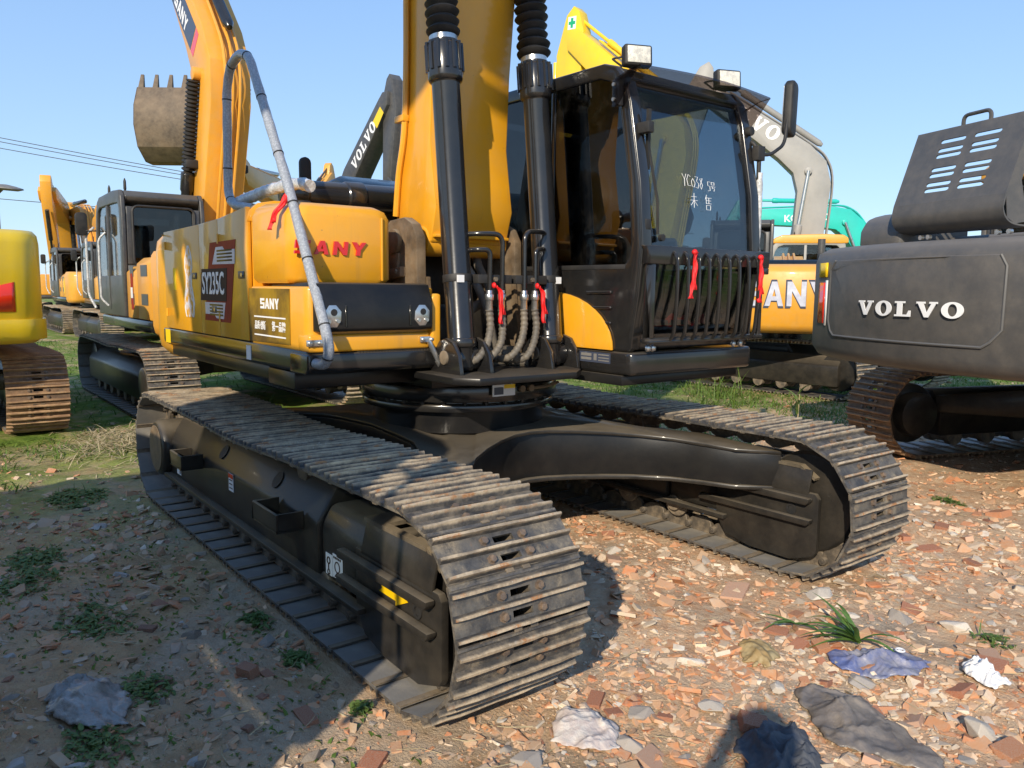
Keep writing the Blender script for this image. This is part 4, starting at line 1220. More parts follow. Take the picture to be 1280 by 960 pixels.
def make_bucket(par, o, a, s=1.0, half=.62, y0=0.0, mat='bucket'):
    """bucket hung at o; a is the heading of its mouth-to-back axis in the arm plane"""
    T = lambda p: rot2(p, a, o, s)
    b = MB()
    shell = [(.05, -.25), (.30, -.42), (.62, -.42), (.95, -.20), (1.10, .18), (1.08, .55), (.92, .92)]
    inner = [(.10, -.21), (.32, -.37), (.61, -.37), (.91, -.17), (1.05, .19), (1.03, .54), (.88, .90)]
    b.prism([T(p) for p in shell] + [T(p) for p in inner[::-1]], 'y', y0 - half * s, y0 + half * s)
    bk = b.build('bucket', mat, par, .008)
    for q in (-1, 1):
        b = MB(); ya = y0 + q * half * s
        b.prism([T(p) for p in shell + [(.55, .62), (.20, .10)]], 'y', min(ya, ya - q * .03), max(ya, ya - q * .03)); b.build('side_plate', mat, bk, .006)
    for k in range(5):
        y = y0 + (-half * .88 + k * half * .44) * s
        b = MB()
        b.loft([[(*[T((.93, .88))[0]], y - .055 * s, T((.93, .88))[1]), (T((.93, .88))[0], y + .055 * s, T((.93, .88))[1]), (T((.84, .86))[0], y + .055 * s, T((.84, .86))[1]), (T((.84, .86))[0], y - .055 * s, T((.84, .86))[1])],
                [(T((.84, 1.18))[0], y - .03 * s, T((.84, 1.18))[1]), (T((.84, 1.18))[0], y + .03 * s, T((.84, 1.18))[1]), (T((.81, 1.17))[0], y + .03 * s, T((.81, 1.17))[1]), (T((.81, 1.17))[0], y - .03 * s, T((.81, 1.17))[1])]])
        b.build('bucket_tooth', mat, bk, .008)
    for q in (-.22, .22):
        b = MB(); b.prism([T(p) for p in [(.05, -.3), (.02, -.05), (-.10, .0), (-.15, .12), (-.02, .2), (.15, .1), (.5, -.38)]], 'y', y0 + q * s - .02, y0 + q * s + .02); b.build('bucket_ear', mat, bk, .006)
    return bk

def fleet(pos, heading, label, body='yellow_far', cw='yellow_far', arm='yellow_far', cabm='cab_dark', swing=0.0, tracks=('joined', 'joined'),
          boom_a=1.0, stick_a=-1.2, bucket_a=None, bellows=False, rail=True, shoe_mats=('plate', 'rib', 'bolt', 'chain', 'plate_inner'), roof=None, hood='body', links=False, cab=True, arms=True, z0=0.0, s_arm=1.0, bucket=True, hw=1.36, detail=True, cwtop=2.06, shift=0.0):
    ex = empty('excavator', (pos[0], pos[1], z0), heading)
    tag(ex, label, 'excavator', 'excavators parked in the yard')
    MB.XF = None
    make_tracks(ex, 1.275, .6, 2.30, -2.30, .88, mode=tracks, links=(links, links), mats=shoe_mats)
    under(ex)
    MB.XF = Matrix.Rotation(swing, 4, 'Z') @ Matrix.Translation((-shift, 0, 0))
    P = {}
    # counterweight, deck, engine bay
    pts = cw_outline(2.86, hw, -1.75, .30)
    b = MB()
    b.loft([[(-1.75 + (x + 1.75) * k, y * (1 - (1 - k) * .22), z) for x, y in pts] for z, k in ((1.03, .80), (1.07, .93), (1.16, 1), (cwtop - .14, 1), (cwtop - .05, .965), (cwtop, .86))])
    P['cw'] = b.build('counterweight', cw, ex, 0, smooth=50)
    b = MB(); b.box(-1.75, 1.15, -hw + .06, hw - .02, 1.06, 1.19); b.build('deck', 'black_dusty', ex, .02)
    for sg in (-1, 1):
        b = MB(); y0, y1 = sorted((sg * hw, sg * (hw - .08))); b.box(-1.72, .95 if sg < 0 else 1.3, y0, y1, 1.06, 1.21); b.build('side_skirt', 'black', ex, .03)
    hm = body if hood == 'body' else hood
    for sg in (-1, 1):
        x1 = .55 if sg < 0 else -.44
        seg = [(-1.74, -1.02), (-1.015, x1)] if sg > 0 else [(-1.74, -1.02), (-1.015, -.32), (-.315, x1)]
        for i, (xa, xb) in enumerate(seg):
            b = MB()
            ztop = 2.0 if sg < 0 or i == 0 else 1.90
            b.prism([(sg * hw, 1.215), (sg * hw, ztop - .08), (sg * (hw - .09), ztop), (sg * .62, ztop), (sg * .62, 1.215)], 'x', xa, xb)
            d = b.build('side_door', body, ex, .015)
            if detail and i < 2:
                b = MB()
                for k in range(2):
                    z = 1.40 + .36 * k
                    b.box(xa + .18, xb - .22, *sorted((sg * (hw + .002), sg * (hw + .006))), z, z + .14)
                b.build('door_vent', 'cab_dark', d, kind='stuff')
    b = MB(); b.prism([(-.66, 1.2), (-.66, 2.02), (-.55, 2.16), (.55, 2.16), (.66, 2.02), (.66, 1.2)], 'x', -1.74, -.45); P['hood'] = b.build('engine_hood', hm, ex, .06, 3)
    b = MB(); b.cyl((-1.1, -.45, 2.1), (-1.1, -.45, 2.52), .06, 14); b.build('exhaust_stack', 'cab_dark', ex)
    b = MB(); b.box(-.45, .40, -.42, .28, 1.19, 1.75); b.build('centre_frame', 'black_dusty', ex, .03)
    for y in (-.33, .27):
        b = MB(); b.prism([(-.10, 1.19), (.75, 1.19), (.45, 2.0), (.3, 2.1), (.05, 2.05)], 'y', y, y + .05); b.build('boom_bracket', arm if arm != 'yellow_far' else 'foot', ex, .01)
    # handrail on the right
    b = MB()
    if rail: b.tube(round_path([(.5, -hw + .06, 1.3), (.55, -hw + .06, 1.6), (.2, -hw + .06, 2.75), (-.3, -hw + .06, 2.78), (-.35, -hw + .06, 2.0)], .1), .022, 8); b.build('handrail', 'cab_dark', ex)
    if cab:
        y0, y1 = .30, hw + .03
        out = [(-.40, 1.22), (1.32, 1.22), (1.36, 1.6), (1.39, 1.9), (1.36, 2.25), (1.25, 2.72), (1.15, 2.86), (1.0, 2.92), (.1, 2.94), (-.30, 2.92), (-.39, 2.84), (-.42, 2.6)]
        hole = [(-.26, 1.78), (1.24, 1.78), (1.28, 1.82), (1.31, 1.95), (1.26, 2.28), (1.17, 2.62), (1.10, 2.72), (.98, 2.76), (.1, 2.76), (-.2, 2.75), (-.26, 2.70), (-.28, 2.55)]
        sh = MB()
        keep = MB.XF; MB.XF = None
        for a, c in ((y0, y0 + .06), (y1 - .06, y1)):
            w = MB(); w.loft([[(x, a, z) for x, z in out], [(x, a, z) for x, z in hole], [(x, c, z) for x, z in hole], [(x, c, z) for x, z in out], [(x, a, z) for x, z in out]], cap=False)
            MB.XF = keep; sh.add(w.v, w.f); MB.XF = None
        MB.XF = keep
        a, c = y0 + .062, y1 - .062
        sh.prism([(1.25, 2.72), (1.15, 2.855), (1.0, 2.915), (.1, 2.935), (-.30, 2.915), (-.385, 2.84), (-.33, 2.70), (-.2, 2.76), (.98, 2.78), (1.10, 2.74), (1.19, 2.66)], 'y', a, c)
        sh.box(-.405, -.33, a, c, 1.23, 1.92)
        sh.box(-.405, -.33, a, a + .10, 1.925, 2.70); sh.box(-.405, -.33, c - .10, c, 1.925, 2.70)
        sh.box(1.20, 1.31, a, c, 1.23, 1.32)
        cb = sh.build('cab', cabm, ex, .018, 3)
        for y in (y0 + .02, y1 - .03):
            b = MB(); b.prism(hole, 'y', y, y + .006); b.build('side_window', 'glass', cb)
        b = MB(); b.box(-.372, -.366, a + .10, c - .10, 1.93, 2.70); b.build('rear_window', 'glass_dark', cb)
        b = MB(); b.tube([(-.41, y, z) for y, z in rrect(c - a - .16, .80, .08, 4, (a + c) / 2, 2.31)] + [(-.41, rrect(c - a - .16, .80, .08, 4, (a + c) / 2, 2.31)[0][0], rrect(c - a - .16, .80, .08, 4, (a + c) / 2, 2.31)[0][1])], .018, 6); b.build('window_seal', 'rubber', cb)
        fr = [(1.30, 1.32), (1.345, 1.6), (1.375, 1.9), (1.345, 2.25), (1.235, 2.70)]
        b = MB(); b.prism(fr + [(x - .006, z) for x, z in fr[::-1]], 'y', a, c); b.build('windscreen', 'glass', cb)
        b = MB(); b.box(.46, .52, y1 - .03, y1 + .005, 1.30, 2.76); b.build('door_edge', cabm, cb, .006)
        b = MB(); b.box(.1, .6, .6, 1.05, 1.5, 1.75); b.prism([(.0, 1.7), (.16, 1.72), (.05, 2.5), (-.1, 2.48)], 'y', .62, 1.03); b.build('seat', 'cab_dark', cb, .04)
        b = MB(); b.tube(round_path([(1.35, y1 + .04, 1.3), (1.42, y1 + .12, 1.5), (1.42, y1 + .12, 2.4), (1.30, y1 + .03, 2.5)], .08), .018, 8); b.tube(round_path([(.62, y1, 1.35), (.66, y1 + .09, 1.45), (.66, y1 + .09, 2.3), (.62, y1, 2.4)], .06), .016, 8); b.build('grab_rails', 'wrap', cb, kind='stuff')
        b = MB(); b.prism(rrect(.16, .34, .05, 3, y1 + .18, 2.55), 'x', 1.36, 1.42); b.tube([(1.3, y1, 2.45), (1.39, y1 + .16, 2.45)], .012, 6); b.build('mirror', 'rubber', cb, .01)
        for x in (-.25, .75):
            b = MB(); b.lathe([(.014, 0), (.02, .02), (.018, .12), (.006, .16)], (x, y1 - .1, 2.92), (0, 0, 1), 8); b.build('antenna', 'rubber', cb)
        if roof:
            b = MB(); b.prism([(1.30, 2.80), (1.2, 2.93), (1.02, 3.0), (.1, 3.02), (-.34, 3.0), (-.46, 2.92), (-.46, 2.80), (-.30, 2.79), (1.0, 2.80)], 'y', y0 - .02, y1 + .02); b.build('roof_cap', roof, cb, .03, 3)
    # arm
    if arms:
        o = (.22, 1.92)
        A = lambda p: rot2(p, boom_a, o, s_arm)
        b = MB(); b.prism([A(p) for p in BOOM_T + BOOM_B], 'y', -.30, .26); bo = b.build('boom', arm, ex, .015, 2)
        P['boom'] = bo; P['A'] = A
        b = MB(); b.cyl((*[A((0, 0))[0]], -.32, A((0, 0))[1]), (A((0, 0))[0], .28, A((0, 0))[1]), .12, 18); b.cyl((A((2.45, 1.18))[0], -.40, A((2.45, 1.18))[1]), (A((2.45, 1.18))[0], .36, A((2.45, 1.18))[1]), .09, 16)
        b.build('boom_pins', arm, bo, .01, kind='stuff')
        for yy in (-.12, -.02, .08):
            b = MB(); b.tube(smooth_path([(A(p)[0], yy, A(p)[1]) for p in [(.2, .44), (1.0, .98), (1.9, 1.57), (2.45, 1.73), (3.0, 1.59), (4.4, .90), (5.2, .5)]], 4), .022, 7); b.build('boom_pipe', arm, bo)
        for yy in (-.38, .34):
            p0 = Vector((.85, yy, 1.30)); q = A((2.45, 1.18)); p1 = Vector((q[0], yy, q[1])); d = (p1 - p0).normalized(); L = (p1 - p0).length
            b = MB(); b.lathe([(.075, -.05), (.082, 0), (.082, L * .52), (.098, L * .53), (.098, L * .60), (.05, L * .61)], p0, d, 18); cy = b.build('boom_cylinder', 'black' if arm.startswith('yellow') else arm, ex, .004)
            b = MB()
            if bellows:
                pr = []
                h = L * .61; k = 0
                while h < L - .1: pr += [(.062, h), (.095, h + .022), (.095, h + .034)]; h += .056
                b.lathe(pr, p0, d, 16); b.build('bellows', 'rubber', cy, 0)
            else:
                b.cyl(p0 + d * L * .6, p1, .048, 12); b.build('piston_rod', 'chrome', cy)
        tip = A((5.62, .03))
        S = lambda p: rot2(p, stick_a, tip, s_arm)
        b = MB(); b.prism([S(p) for p in STICK_T + STICK_B], 'y', -.19, .15); P['stick'] = b.build('stick', arm, ex, .012, 2); P['S'] = S
        q0 = A((2.95, 1.75)); q1 = S((-.5, .18))
        a0 = Vector((q0[0], -.02, q0[1])); a1 = Vector((q1[0], -.02, q1[1])); d = (a1 - a0).normalized(); L = (a1 - a0).length
        b = MB(); b.lathe([(.04, -.1), (.08, 0), (.08, L * .6), (.09, L * .61), (.09, L * .66), (.045, L * .67), (.045, L)], a0, d, 16); b.build('stick_cylinder', 'black' if arm.startswith('yellow') else arm, ex, .004)
        q0 = S((.45, .62)); q1 = S((2.35, .52))
        b = MB(); a0 = Vector((q0[0], -.02, q0[1])); a1 = Vector((q1[0], -.02, q1[1])); d = (a1 - a0).normalized(); L = (a1 - a0).length
        b.lathe([(.07, 0), (.07, L * .6), (.04, L * .62), (.04, L)], a0, d, 14); b.build('bucket_cylinder', 'black' if arm.startswith('yellow') else arm, ex, .004)
        if bucket:
            e = S((2.85, .02))
            make_bucket(ex, e, bucket_a if bucket_a is not None else stick_a - .6, s_arm, y0=-.02)
            b = MB(); q = S((2.3, .12)); f = S((2.5, .62))
            for yy in (-.24, .17): b.prism([q, (q[0] + .06, q[1] + .06), (f[0] + .05, f[1]), (f[0] - .02, f[1])], 'y', yy, yy + .03)
            b.build('bucket_link', arm, ex, .006, kind='stuff')
    MB.XF = None
    P['ex'] = ex; P['XF'] = Matrix.Rotation(swing, 4, 'Z') @ Matrix.Translation((-shift, 0, 0))
    return P

def under(ex):
    """simpler undercarriage for the machines further away"""
    for sg in (-1, 1):
        yc = sg * 1.275
        for x, nm in ((1.86, 'idler'), (-1.86, 'sprocket')):
            b = MB(); b.lathe([(.06, -.13), (.30, -.13), (.31, -.05), (.27, -.04), (.27, .04), (.31, .05), (.30, .13), (.06, .13)], (x, yc, .44), (0, 1, 0), 26); b.build(nm, 'black_dusty', ex, .006)
        b = MB(); b.lathe([(.22, -.26), (.22, .26), (.17, .27)], (-1.86, yc, .44), (0, 1, 0), 22); b.build('final_drive', 'black_dusty', ex, .01)
        b = MB(); b.prism([(yc - .2, .20), (yc - .2, .52), (yc - .08, .67), (yc + .08, .67), (yc + .2, .52), (yc + .2, .20)], 'x', -1.55, 1.9); b.build('track_frame', 'black_dusty', ex, .03)
        b = MB()
        for i in range(7): b.lathe([(.10, -.17), (.10, -.1), (.08, -.09), (.08, .09), (.10, .1), (.10, .17)], (-1.3 + i * .44, yc, .19), (0, 1, 0), 12)
        b.build('track_rollers', 'chain', ex, kind='stuff')
    b = MB(); b.loft([[(1.6, 1.1, .45), (.9, .4, .45), (.9, -.4, .45), (1.6, -1.1, .45), (.9, -1.1, .45), (.45, -.6, .45), (-.45, -.6, .45), (-.9, -1.1, .45), (-1.6, -1.1, .45), (-.9, -.4, .45), (-.9, .4, .45), (-1.6, 1.1, .45), (-.9, 1.1, .45), (-.45, .6, .45), (.45, .6, .45), (.9, 1.1, .45)],
        [(1.6, 1.1, .62), (.9, .4, .76), (.9, -.4, .76), (1.6, -1.1, .62), (.9, -1.1, .62), (.45, -.6, .76), (-.45, -.6, .76), (-.9, -1.1, .62), (-1.6, -1.1, .62), (-.9, -.4, .76), (-.9, .4, .76), (-1.6, 1.1, .62), (-.9, 1.1, .62), (-.45, .6, .76), (.45, .6, .76), (.9, 1.1, .62)]]); b.build('carbody', 'black_dusty', ex, .01)
    b = MB(); b.lathe([(.60, .74), (.60, .92), (.66, .93), (.66, 1.06)], (0, 0, 0), (0, 0, 1), 32); b.build('swing_ring', 'black', ex)

def arc_place(R, z, a0, flip=1):
    """letters read left to right seen from behind the machine"""
    def f(s):
        a = a0 + s / R
        p = Vector((-R * math.cos(a), -R * math.sin(a), z))
        return frame_mx(p, (math.sin(a), -math.cos(a), 0), (0, 0, 1))
    return f

def arm_letters(P, word, p, q, w, h, gap, mat, side=1, part='boom', up=1, thick=.004):
    """lettering on the flank of the boom or stick, from p towards q in arm coordinates; side +1 = machine left"""
    T = P['A'] if part == 'boom' else P['S']
    a = T(p); c = T(q)
    y = (.262 if side > 0 else -.302) if part == 'boom' else (.152 if side > 0 else -.192)
    u = Vector((c[0] - a[0], 0, c[1] - a[1])).normalized()
    n = Vector((0, side, 0)); v = n.cross(u)
    MB.XF = P['XF']
    letters(word, lambda s: frame_mx(Vector((a[0], y, a[1])) + u * s, u, v), w, h, gap, thick, mat, P[part])
    MB.XF = None

def arm_patch(P, pts, mat, side=1, part='boom', name='decal', th=.003):
    T = P['A'] if part == 'boom' else P['S']
    y = (.2602 if side > 0 else -.3002) if part == 'boom' else (.1502 if side > 0 else -.1902)
    MB.XF = P['XF']
    b = MB(); b.prism([T(p) for p in pts], 'y', *sorted((y, y + side * th))); o = b.build(name, mat, P[part])
    MB.XF = None
    return o

def build_fleet():
    # A: lemon-yellow machine at the left edge, seen from behind
    P = fleet((-7.62, -3.15), PI, 'lemon yellow excavator at the left edge, its rear corner carrying a red reflector', 'lemon', 'lemon', 'lemon', tracks=('pieces', 'joined'), boom_a=.9, stick_a=-.9, cwtop=2.2, rail=False, shoe_mats=RUSTY)
    ex = P['ex']
    b = MB(); pts = cw_outline(2.89, 1.39, -1.75, .30); b.loft([[(-1.75 + (x + 1.75) * k, y, z) for x, y in pts] for z, k in ((1.08, .97), (1.12, 1), (1.24, 1), (1.29, .985))]); b.build('lower_lip', 'lemon', P['cw'], 0, smooth=50)
    # reflector and plate on its right rear corner
    R = 2.86
    b = MB()
    def ap(a, z, off=.004): return (-(R + off) * math.cos(a), -(R + off) * math.sin(a), z)
    def arc_patch(a0, a1, za, zb, mat, name, par, skew=0, off=.004, hw=1.36, rc=.30):
        b = MB(); n = 6
        f, g = [], []
        for i in range(n + 1):
            a = a0 + (a1 - a0) * i / n
            f.append((ap(a, za, off), ap(a, zb + skew * (i / n), off)))
        for i in range(n):
            b.add([f[i][0], f[i + 1][0], f[i + 1][1], f[i][1]], [(0, 1, 2, 3)])
        o = b.build(name, mat, par)
        so = o.modifiers.new("thick", 'SOLIDIFY'); so.thickness = .006; so.offset = 0
        return o
    arc_patch(.315, .385, 1.37, 1.62, 'reflector', 'reflector', P['cw'], .05)
    arc_patch(.28, .33, 1.76, 1.86, 'decal_yellow', 'warning_label', P['cw'])
    wl_ = arc_patch(.285, .298, 1.785, 1.835, 'decal_black', 'label_print', P['cw'], off=.009); arc_patch(.315, .322, 1.775, 1.845, 'decal_black', 'label_print', P['cw'], off=.009)
    # B: behind the big machine, cab at left, arm raised with the bucket tucked under
    P = fleet((-7.62, .80), PI, 'orange-yellow excavator behind, dark cab at left and raised boom with a navy name patch', tracks=('joined', 'pieces'), boom_a=1.30, stick_a=.7, bellows=True, bucket=False)
    arm_patch(P, [(2.95, .92), (4.7, .02), (4.85, .34), (3.1, 1.28)], 'decal_blue', 1)
    arm_patch(P, [(2.80, 1.0), (2.93, .93), (3.08, 1.29), (2.95, 1.35)], 'reflector', 1)
    arm_letters(P, 'SANY', (3.98, .56), (3.0, 1.06), .165, .20, .03, 'letter_white', 1)
    b = MB(); MB.XF = P['XF']
    for x0, x1, z0, z1, m in ((-.80, -.68, 1.33, 1.80, 'decal_red'),):
        b.box(x0, x1, 1.363, 1.367, z0, z1); d = b.build('side_decal', m, P['ex'])
        b = MB(); b.box(x0 + .01, x1 - .01, 1.368, 1.371, 1.48, 1.62); b.build('decal_patch', 'white', d)
    for (x, y, z) in ((1.72, .34, 0), (1.72, -.38, 0)):
        p = P['A']((1.35, .62)); b = MB(); b.box(p[0] - .05, p[0] + .05, y - .09, y + .09, p[1] - .06, p[1] + .06); b.build('work_lamp', 'rubber', P['boom'], .02)
    MB.XF = None
    # C, C2, D: far left
    P = fleet((-27.7, 2.83), PI, 'small-looking orange excavator far off at left, its dark cab above a vented side door', boom_a=.45, stick_a=-1.6, bucket=False)
    arm_patch(P, [(1.5, .55), (2.2, 1.0), (2.4, 1.45), (1.75, 1.05)], 'decal_blue', 1)
    arm_letters(P, 'SANY', (1.62, .72), (2.3, 1.25), .14, .2, .03, 'letter_white', 1)
    b = MB(); b.prism([(-1.5 + .10 * math.cos(a), 1.60 + .28 * math.sin(a)) for a in [k * PI / 6 for k in range(12)]], 'y', 1.362, 1.367); b.build('pale_decal', 'decal_yellow', P['ex'])
    fleet((-22.4, 3.0), PI, 'far excavator whose crawler track shows beside the lower left of the dark cab', boom_a=.35, stick_a=-1.3, bucket=False, detail=False)
    P = fleet((-32.9, 2.7), math.radians(-15), 'far orange excavator facing the camera at left, boom folded upright above its dark blade', boom_a=.55, stick_a=-2.0, bucket=False, bellows=True)
    arm_patch(P, [(3.2, .75), (4.6, .1), (4.7, .35), (3.3, 1.1)], 'decal_blue', -1)
    # Q: further back, facing the camera, its curled bucket shows above the dark cab
    fleet((-25.97, 9.73), 2.4852 + PI, 'far orange excavator whose rusty bucket, teeth up, shows above the dark cab', boom_a=.452, stick_a=.02, bucket_a=.05, s_arm=1.3, detail=False)
    # E: charcoal arm rising behind the engine cover
    P = fleet((-18.83, 8.52), math.radians(2.4), 'dark grey excavator behind the engine cover, its charcoal arm rising beside the big boom', 'volvo', 'volvo', 'darkarm', cabm='volvo', roof='yellow_far', boom_a=1.15, stick_a=-1.62)
    arm_letters(P, 'VOLVO', (3.25, .98), (5.0, .15), .30, .34, .05, 'letter_white', -1)
    arm_patch(P, [(4.7, .05), (5.2, -.14), (5.3, .12), (4.8, .35)], 'decal_yellow', -1)
    # F: only the bend of a yellow boom shows
    fleet((-31.21, 12.07), 2.2, 'yellow excavator of which only the boom bend peeks over the engine cover', boom_a=1.15, stick_a=-1.5)
    # G: lemon boom with a green cross, behind the cab roof
    P = fleet((-9.02, 12.36), 3.3, 'lemon yellow excavator behind the cab, green cross on its raised boom', 'lemon', 'lemon', 'lemon', boom_a=1.15, stick_a=-1.5, s_arm=1.25)
    green_cross(P)
    # neighbour standing just outside the left of the picture, its shade falls on the dirt
    fleet((1.95, -5.25), 0.0, 'orange-yellow excavator parked beside the camera, shading the dirt at left', boom_a=1.15, stick_a=-2.6, bucket_a=-2.9)
    # H: teal machine
    P = fleet((-9.2, 24.2), math.radians(228), 'teal excavator far behind, its long boom reaching down to the left', 'teal', 'teal', 'teal', boom_a=.42, stick_a=-1.35)
    text('lettering', 'KOBELCO', .33, frame_mx((P['A']((3.66, .80))[0], .264, P['A']((3.66, .80))[1]), (-math.cos(.42 - .47), 0, -math.sin(.42 - .47)), (0, 0, 1)), 'letter_white', P['boom'], 1.0, .006)
    # I: light grey boom, yellow cab roof
    P = fleet((-6.9, 15.6), math.radians(218), 'light grey excavator with a yellow cab roof and white lettering on its arched boom', 'greyarm', 'greyarm', 'greyarm', cabm='greyarm', roof='yellow_far', boom_a=1.05, stick_a=-1.3)
    arm_letters(P, 'OVLOV'[::-1], (5.3, .08), (3.3, 1.12), .34, .34, .06, 'letter_white', 1)
    b = MB(); p = P['A']((.55, .55)); b.cyl((p[0], .1, p[1]), (p[0] - .05, .1, p[1] + .35), .10, 12); b.build('orange_lamp', 'orange_lamp', P['boom'])
    # J: yellow counterweight with silver word
    h = math.radians(125)
    P = fleet((-3.9, 9.75), 0.0, 'orange-yellow excavator with big silver lettering on its rear, right of the cab', swing=h, boom_a=-.42, stick_a=.05, s_arm=.75, bucket=False, hood='cab_dark', cab=True)
    MB.XF = P['XF']
    letters('SANY', arc_place(2.868, 1.62, -.25), .265, .36, .045, .012, 'silver', P['cw'])
    letters('SANY', arc_place(2.864, 1.62, -.258), .292, .42, .018, .005, 'decal_blue', P['cw'])
    MB.XF = None
    # K: dark grey counterweight at right
    P = fleet((2.375, 6.42), math.radians(70), 'dark grey excavator at the right edge, white lettering on its rear, grille hood raised', 'volvo', 'volvo', 'darkarm', cabm='volvo', roof='yellow_far', tracks=('joined', 'pieces'), boom_a=.9, stick_a=-1.2, shift=.45, shoe_mats=RUSTY)
    MB.XF = P['XF']
    letters('VOLVO', arc_place(2.882, 1.53, -.10), .172, .118, .033, .006, 'letter_white', P['cw'])
    # raised inner panel on the counterweight
    b = MB(); n = 14
    def panel(R, hz):
        return [[(-R * math.cos(a), -R * math.sin(a), z) for a, z in [(-.25 + .57 * i / n, 1.93) for i in range(n + 1)] + [(.335, 1.85), (.335, 1.40), (.31, 1.31)] + [(.29 - .53 * i / n, 1.27) for i in range(n + 1)] + [(-.262, 1.31), (-.28, 1.40), (-.28, 1.85)]]]
    b.loft([panel(2.84, 0)[0], panel(2.874, 0)[0]]); rp = b.build('rear_panel', 'volvo', P['cw'], .006, smooth=50)
    b = MB(); q = panel(2.872, 0)[0]; b.tube(q[n:] + [q[0]], .011, 6); b.build('panel_groove', 'seam', rp)
    for t0, t1, za, zb, m, nm in ((-.375, -.322, 1.37, 1.74, 'reflector', 'reflector'), (-.317, -.306, 1.35, 1.76, 'white', 'reflector_rim'), (-.380, -.312, 1.79, 1.92, 'decal_yellow', 'warning_label')):
        b = MB()
        q = [(-2.868 * math.cos(t0 + (t1 - t0) * k / 4), -2.868 * math.sin(t0 + (t1 - t0) * k / 4)) for k in range(5)]
        for (xa, ya), (xb, yb) in zip(q, q[1:]): b.add([(xa, ya, za), (xb, yb, za), (xb, yb, zb), (xa, ya, zb)], [(0, 1, 2, 3)])
        o = b.build(nm, m, P['cw']); so = o.modifiers.new("thick", 'SOLIDIFY'); so.thickness = .012; so.offset = 0
    # raised grille hood
    hood_K(P)
    MB.XF = None

def hood_K(P):
    # sheet standing on the engine bay: u across (machine right), local profile leans forward going up
    y0, y1 = .50, -.60
    prof = [(-2.12, 2.16), (-2.27, 2.17), (-2.36, 2.21), (-2.40, 2.29), (-2.385, 2.40)]
    top = [(-2.385, 2.40), (-2.17, 3.02)]
    slots = []
    for r in range(7):
        t = (.16, .24, .36, .44, .62, .70, .82)[r]
        slots.append(t)
    b = MB()
    def at(t, y, off=0):
        x = top[0][0] + (top[1][0] - top[0][0]) * t; z = top[0][1] + (top[1][1] - top[0][1]) * t
        nx, nz = -.945, .327
        return (x + nx * off, y, z + nz * off)
    W = y0 - y1
    us = [0, .26, .49, .56, .79, 1.0]      # across
    ts = [0]
    for t in slots: ts += [t - .026, t + .026]
    ts.append(1.0)
    hole = {(i, j) for j in range(1, len(ts) - 1, 2) for i in (1, 3)}
    th = .012
    for i in range(len(us) - 1):
        for j in range(len(ts) - 1):
            if (i, j) in hole: continue
            q = [(us[i], ts[j]), (us[i + 1], ts[j]), (us[i + 1], ts[j + 1]), (us[i], ts[j + 1])]
            v = [at(t, y0 - u * W, 0) for u, t in q] + [at(t, y0 - u * W, -th) for u, t in q]
            f = [(0, 1, 2, 3), (7, 6, 5, 4)]
            if (i, j - 1) in hole or j == 0: f.append((0, 4, 5, 1))
            if (i, j + 1) in hole or j == len(ts) - 2: f.append((3, 2, 6, 7))
            if (i - 1, j) in hole or i == 0: f.append((0, 3, 7, 4))
            if (i + 1, j) in hole or i == len(us) - 2: f.append((1, 5, 6, 2))
            b.add(v, f)
    # rounded slot ends
    for (i, j) in hole:
        u0, u1 = us[i], us[i + 1]; t0, t1 = ts[j], ts[j + 1]; tm = (t0 + t1) / 2
        for ue, s in ((u0, 1), (u1, -1)):
            rx = .026
            for (ta, sg) in ((t0, 1), (t1, -1)):
                arc = [(ue + s * rx * (1 - math.cos(a)), tm - sg * (tm - t0) * math.sin(a)) for a in [0, PI / 6, PI / 3, PI / 2]]
                poly = [(ue, ta)] + arc[::-1] if True else arc
                b.add([at(t, y0 - u * W, -.0005) for u, t in poly] + [at(t, y0 - u * W, -th + .0005) for u, t in poly], [tuple(range(5)), tuple(range(5, 10))] + [(k, (k + 1) % 5, 5 + (k + 1) % 5, 5 + k) for k in range(5)])
    hd = b.build('raised_hood', 'volvo', P['ex'], 0, smooth=30)
    b = MB()
    rings = []
    pr = prof[::-1]
    pts = smooth_path([(x, 0, z) for x, z in pr], 4)
    o = [(p.x, p.z) for p in pts]
    i_ = [(x + .012 * (1 if z > 2.3 else .5), z + (.012 if z < 2.3 else 0)) for x, z in o]
    b.prism(o + i_[::-1], 'y', y1, y0); b.build('hood_lip', 'volvo', hd, 0, smooth=50)
    b = MB()
    for y in (y0 - .004, y1 + .004):
        b.prism([(-2.38, 2.40), (-2.17, 3.015), (-2.08, 2.98), (-2.24, 2.5), (-2.15, 2.2), (-2.27, 2.18), (-2.35, 2.22)], 'y', y - .003, y + .003)
    b.build('hood_flanges', 'volvo', hd, kind='stuff')
    p = at(1.0, 0, -.03)
    b = MB(); b.tube(round_path([(p[0], .06, p[2] - .05), (p[0], .06, p[2] + .09), (p[0], -.20, p[2] + .09), (p[0], -.20, p[2] - .05)], .05), .016, 8); b.build('hood_handle', 'cab_dark', hd)
    b = MB()
    for y in (.24, .16, -.5, -.6): b.cyl((-2.30, y, 2.12), (-2.33, y, 2.12), .02, 10)
    b.build('hood_bolts', 'chrome', hd, kind='stuff')
    # rounded black cover at the left of the hood
    b = MB(); b.prism([(-2.30, 2.04), (-2.30, 2.22), (-2.22, 2.34), (-2.05, 2.38), (-1.5, 2.38), (-1.5, 2.04)], 'y', .50, 1.02); b.build('side_cover', 'volvo', P['ex'], .06, 3)

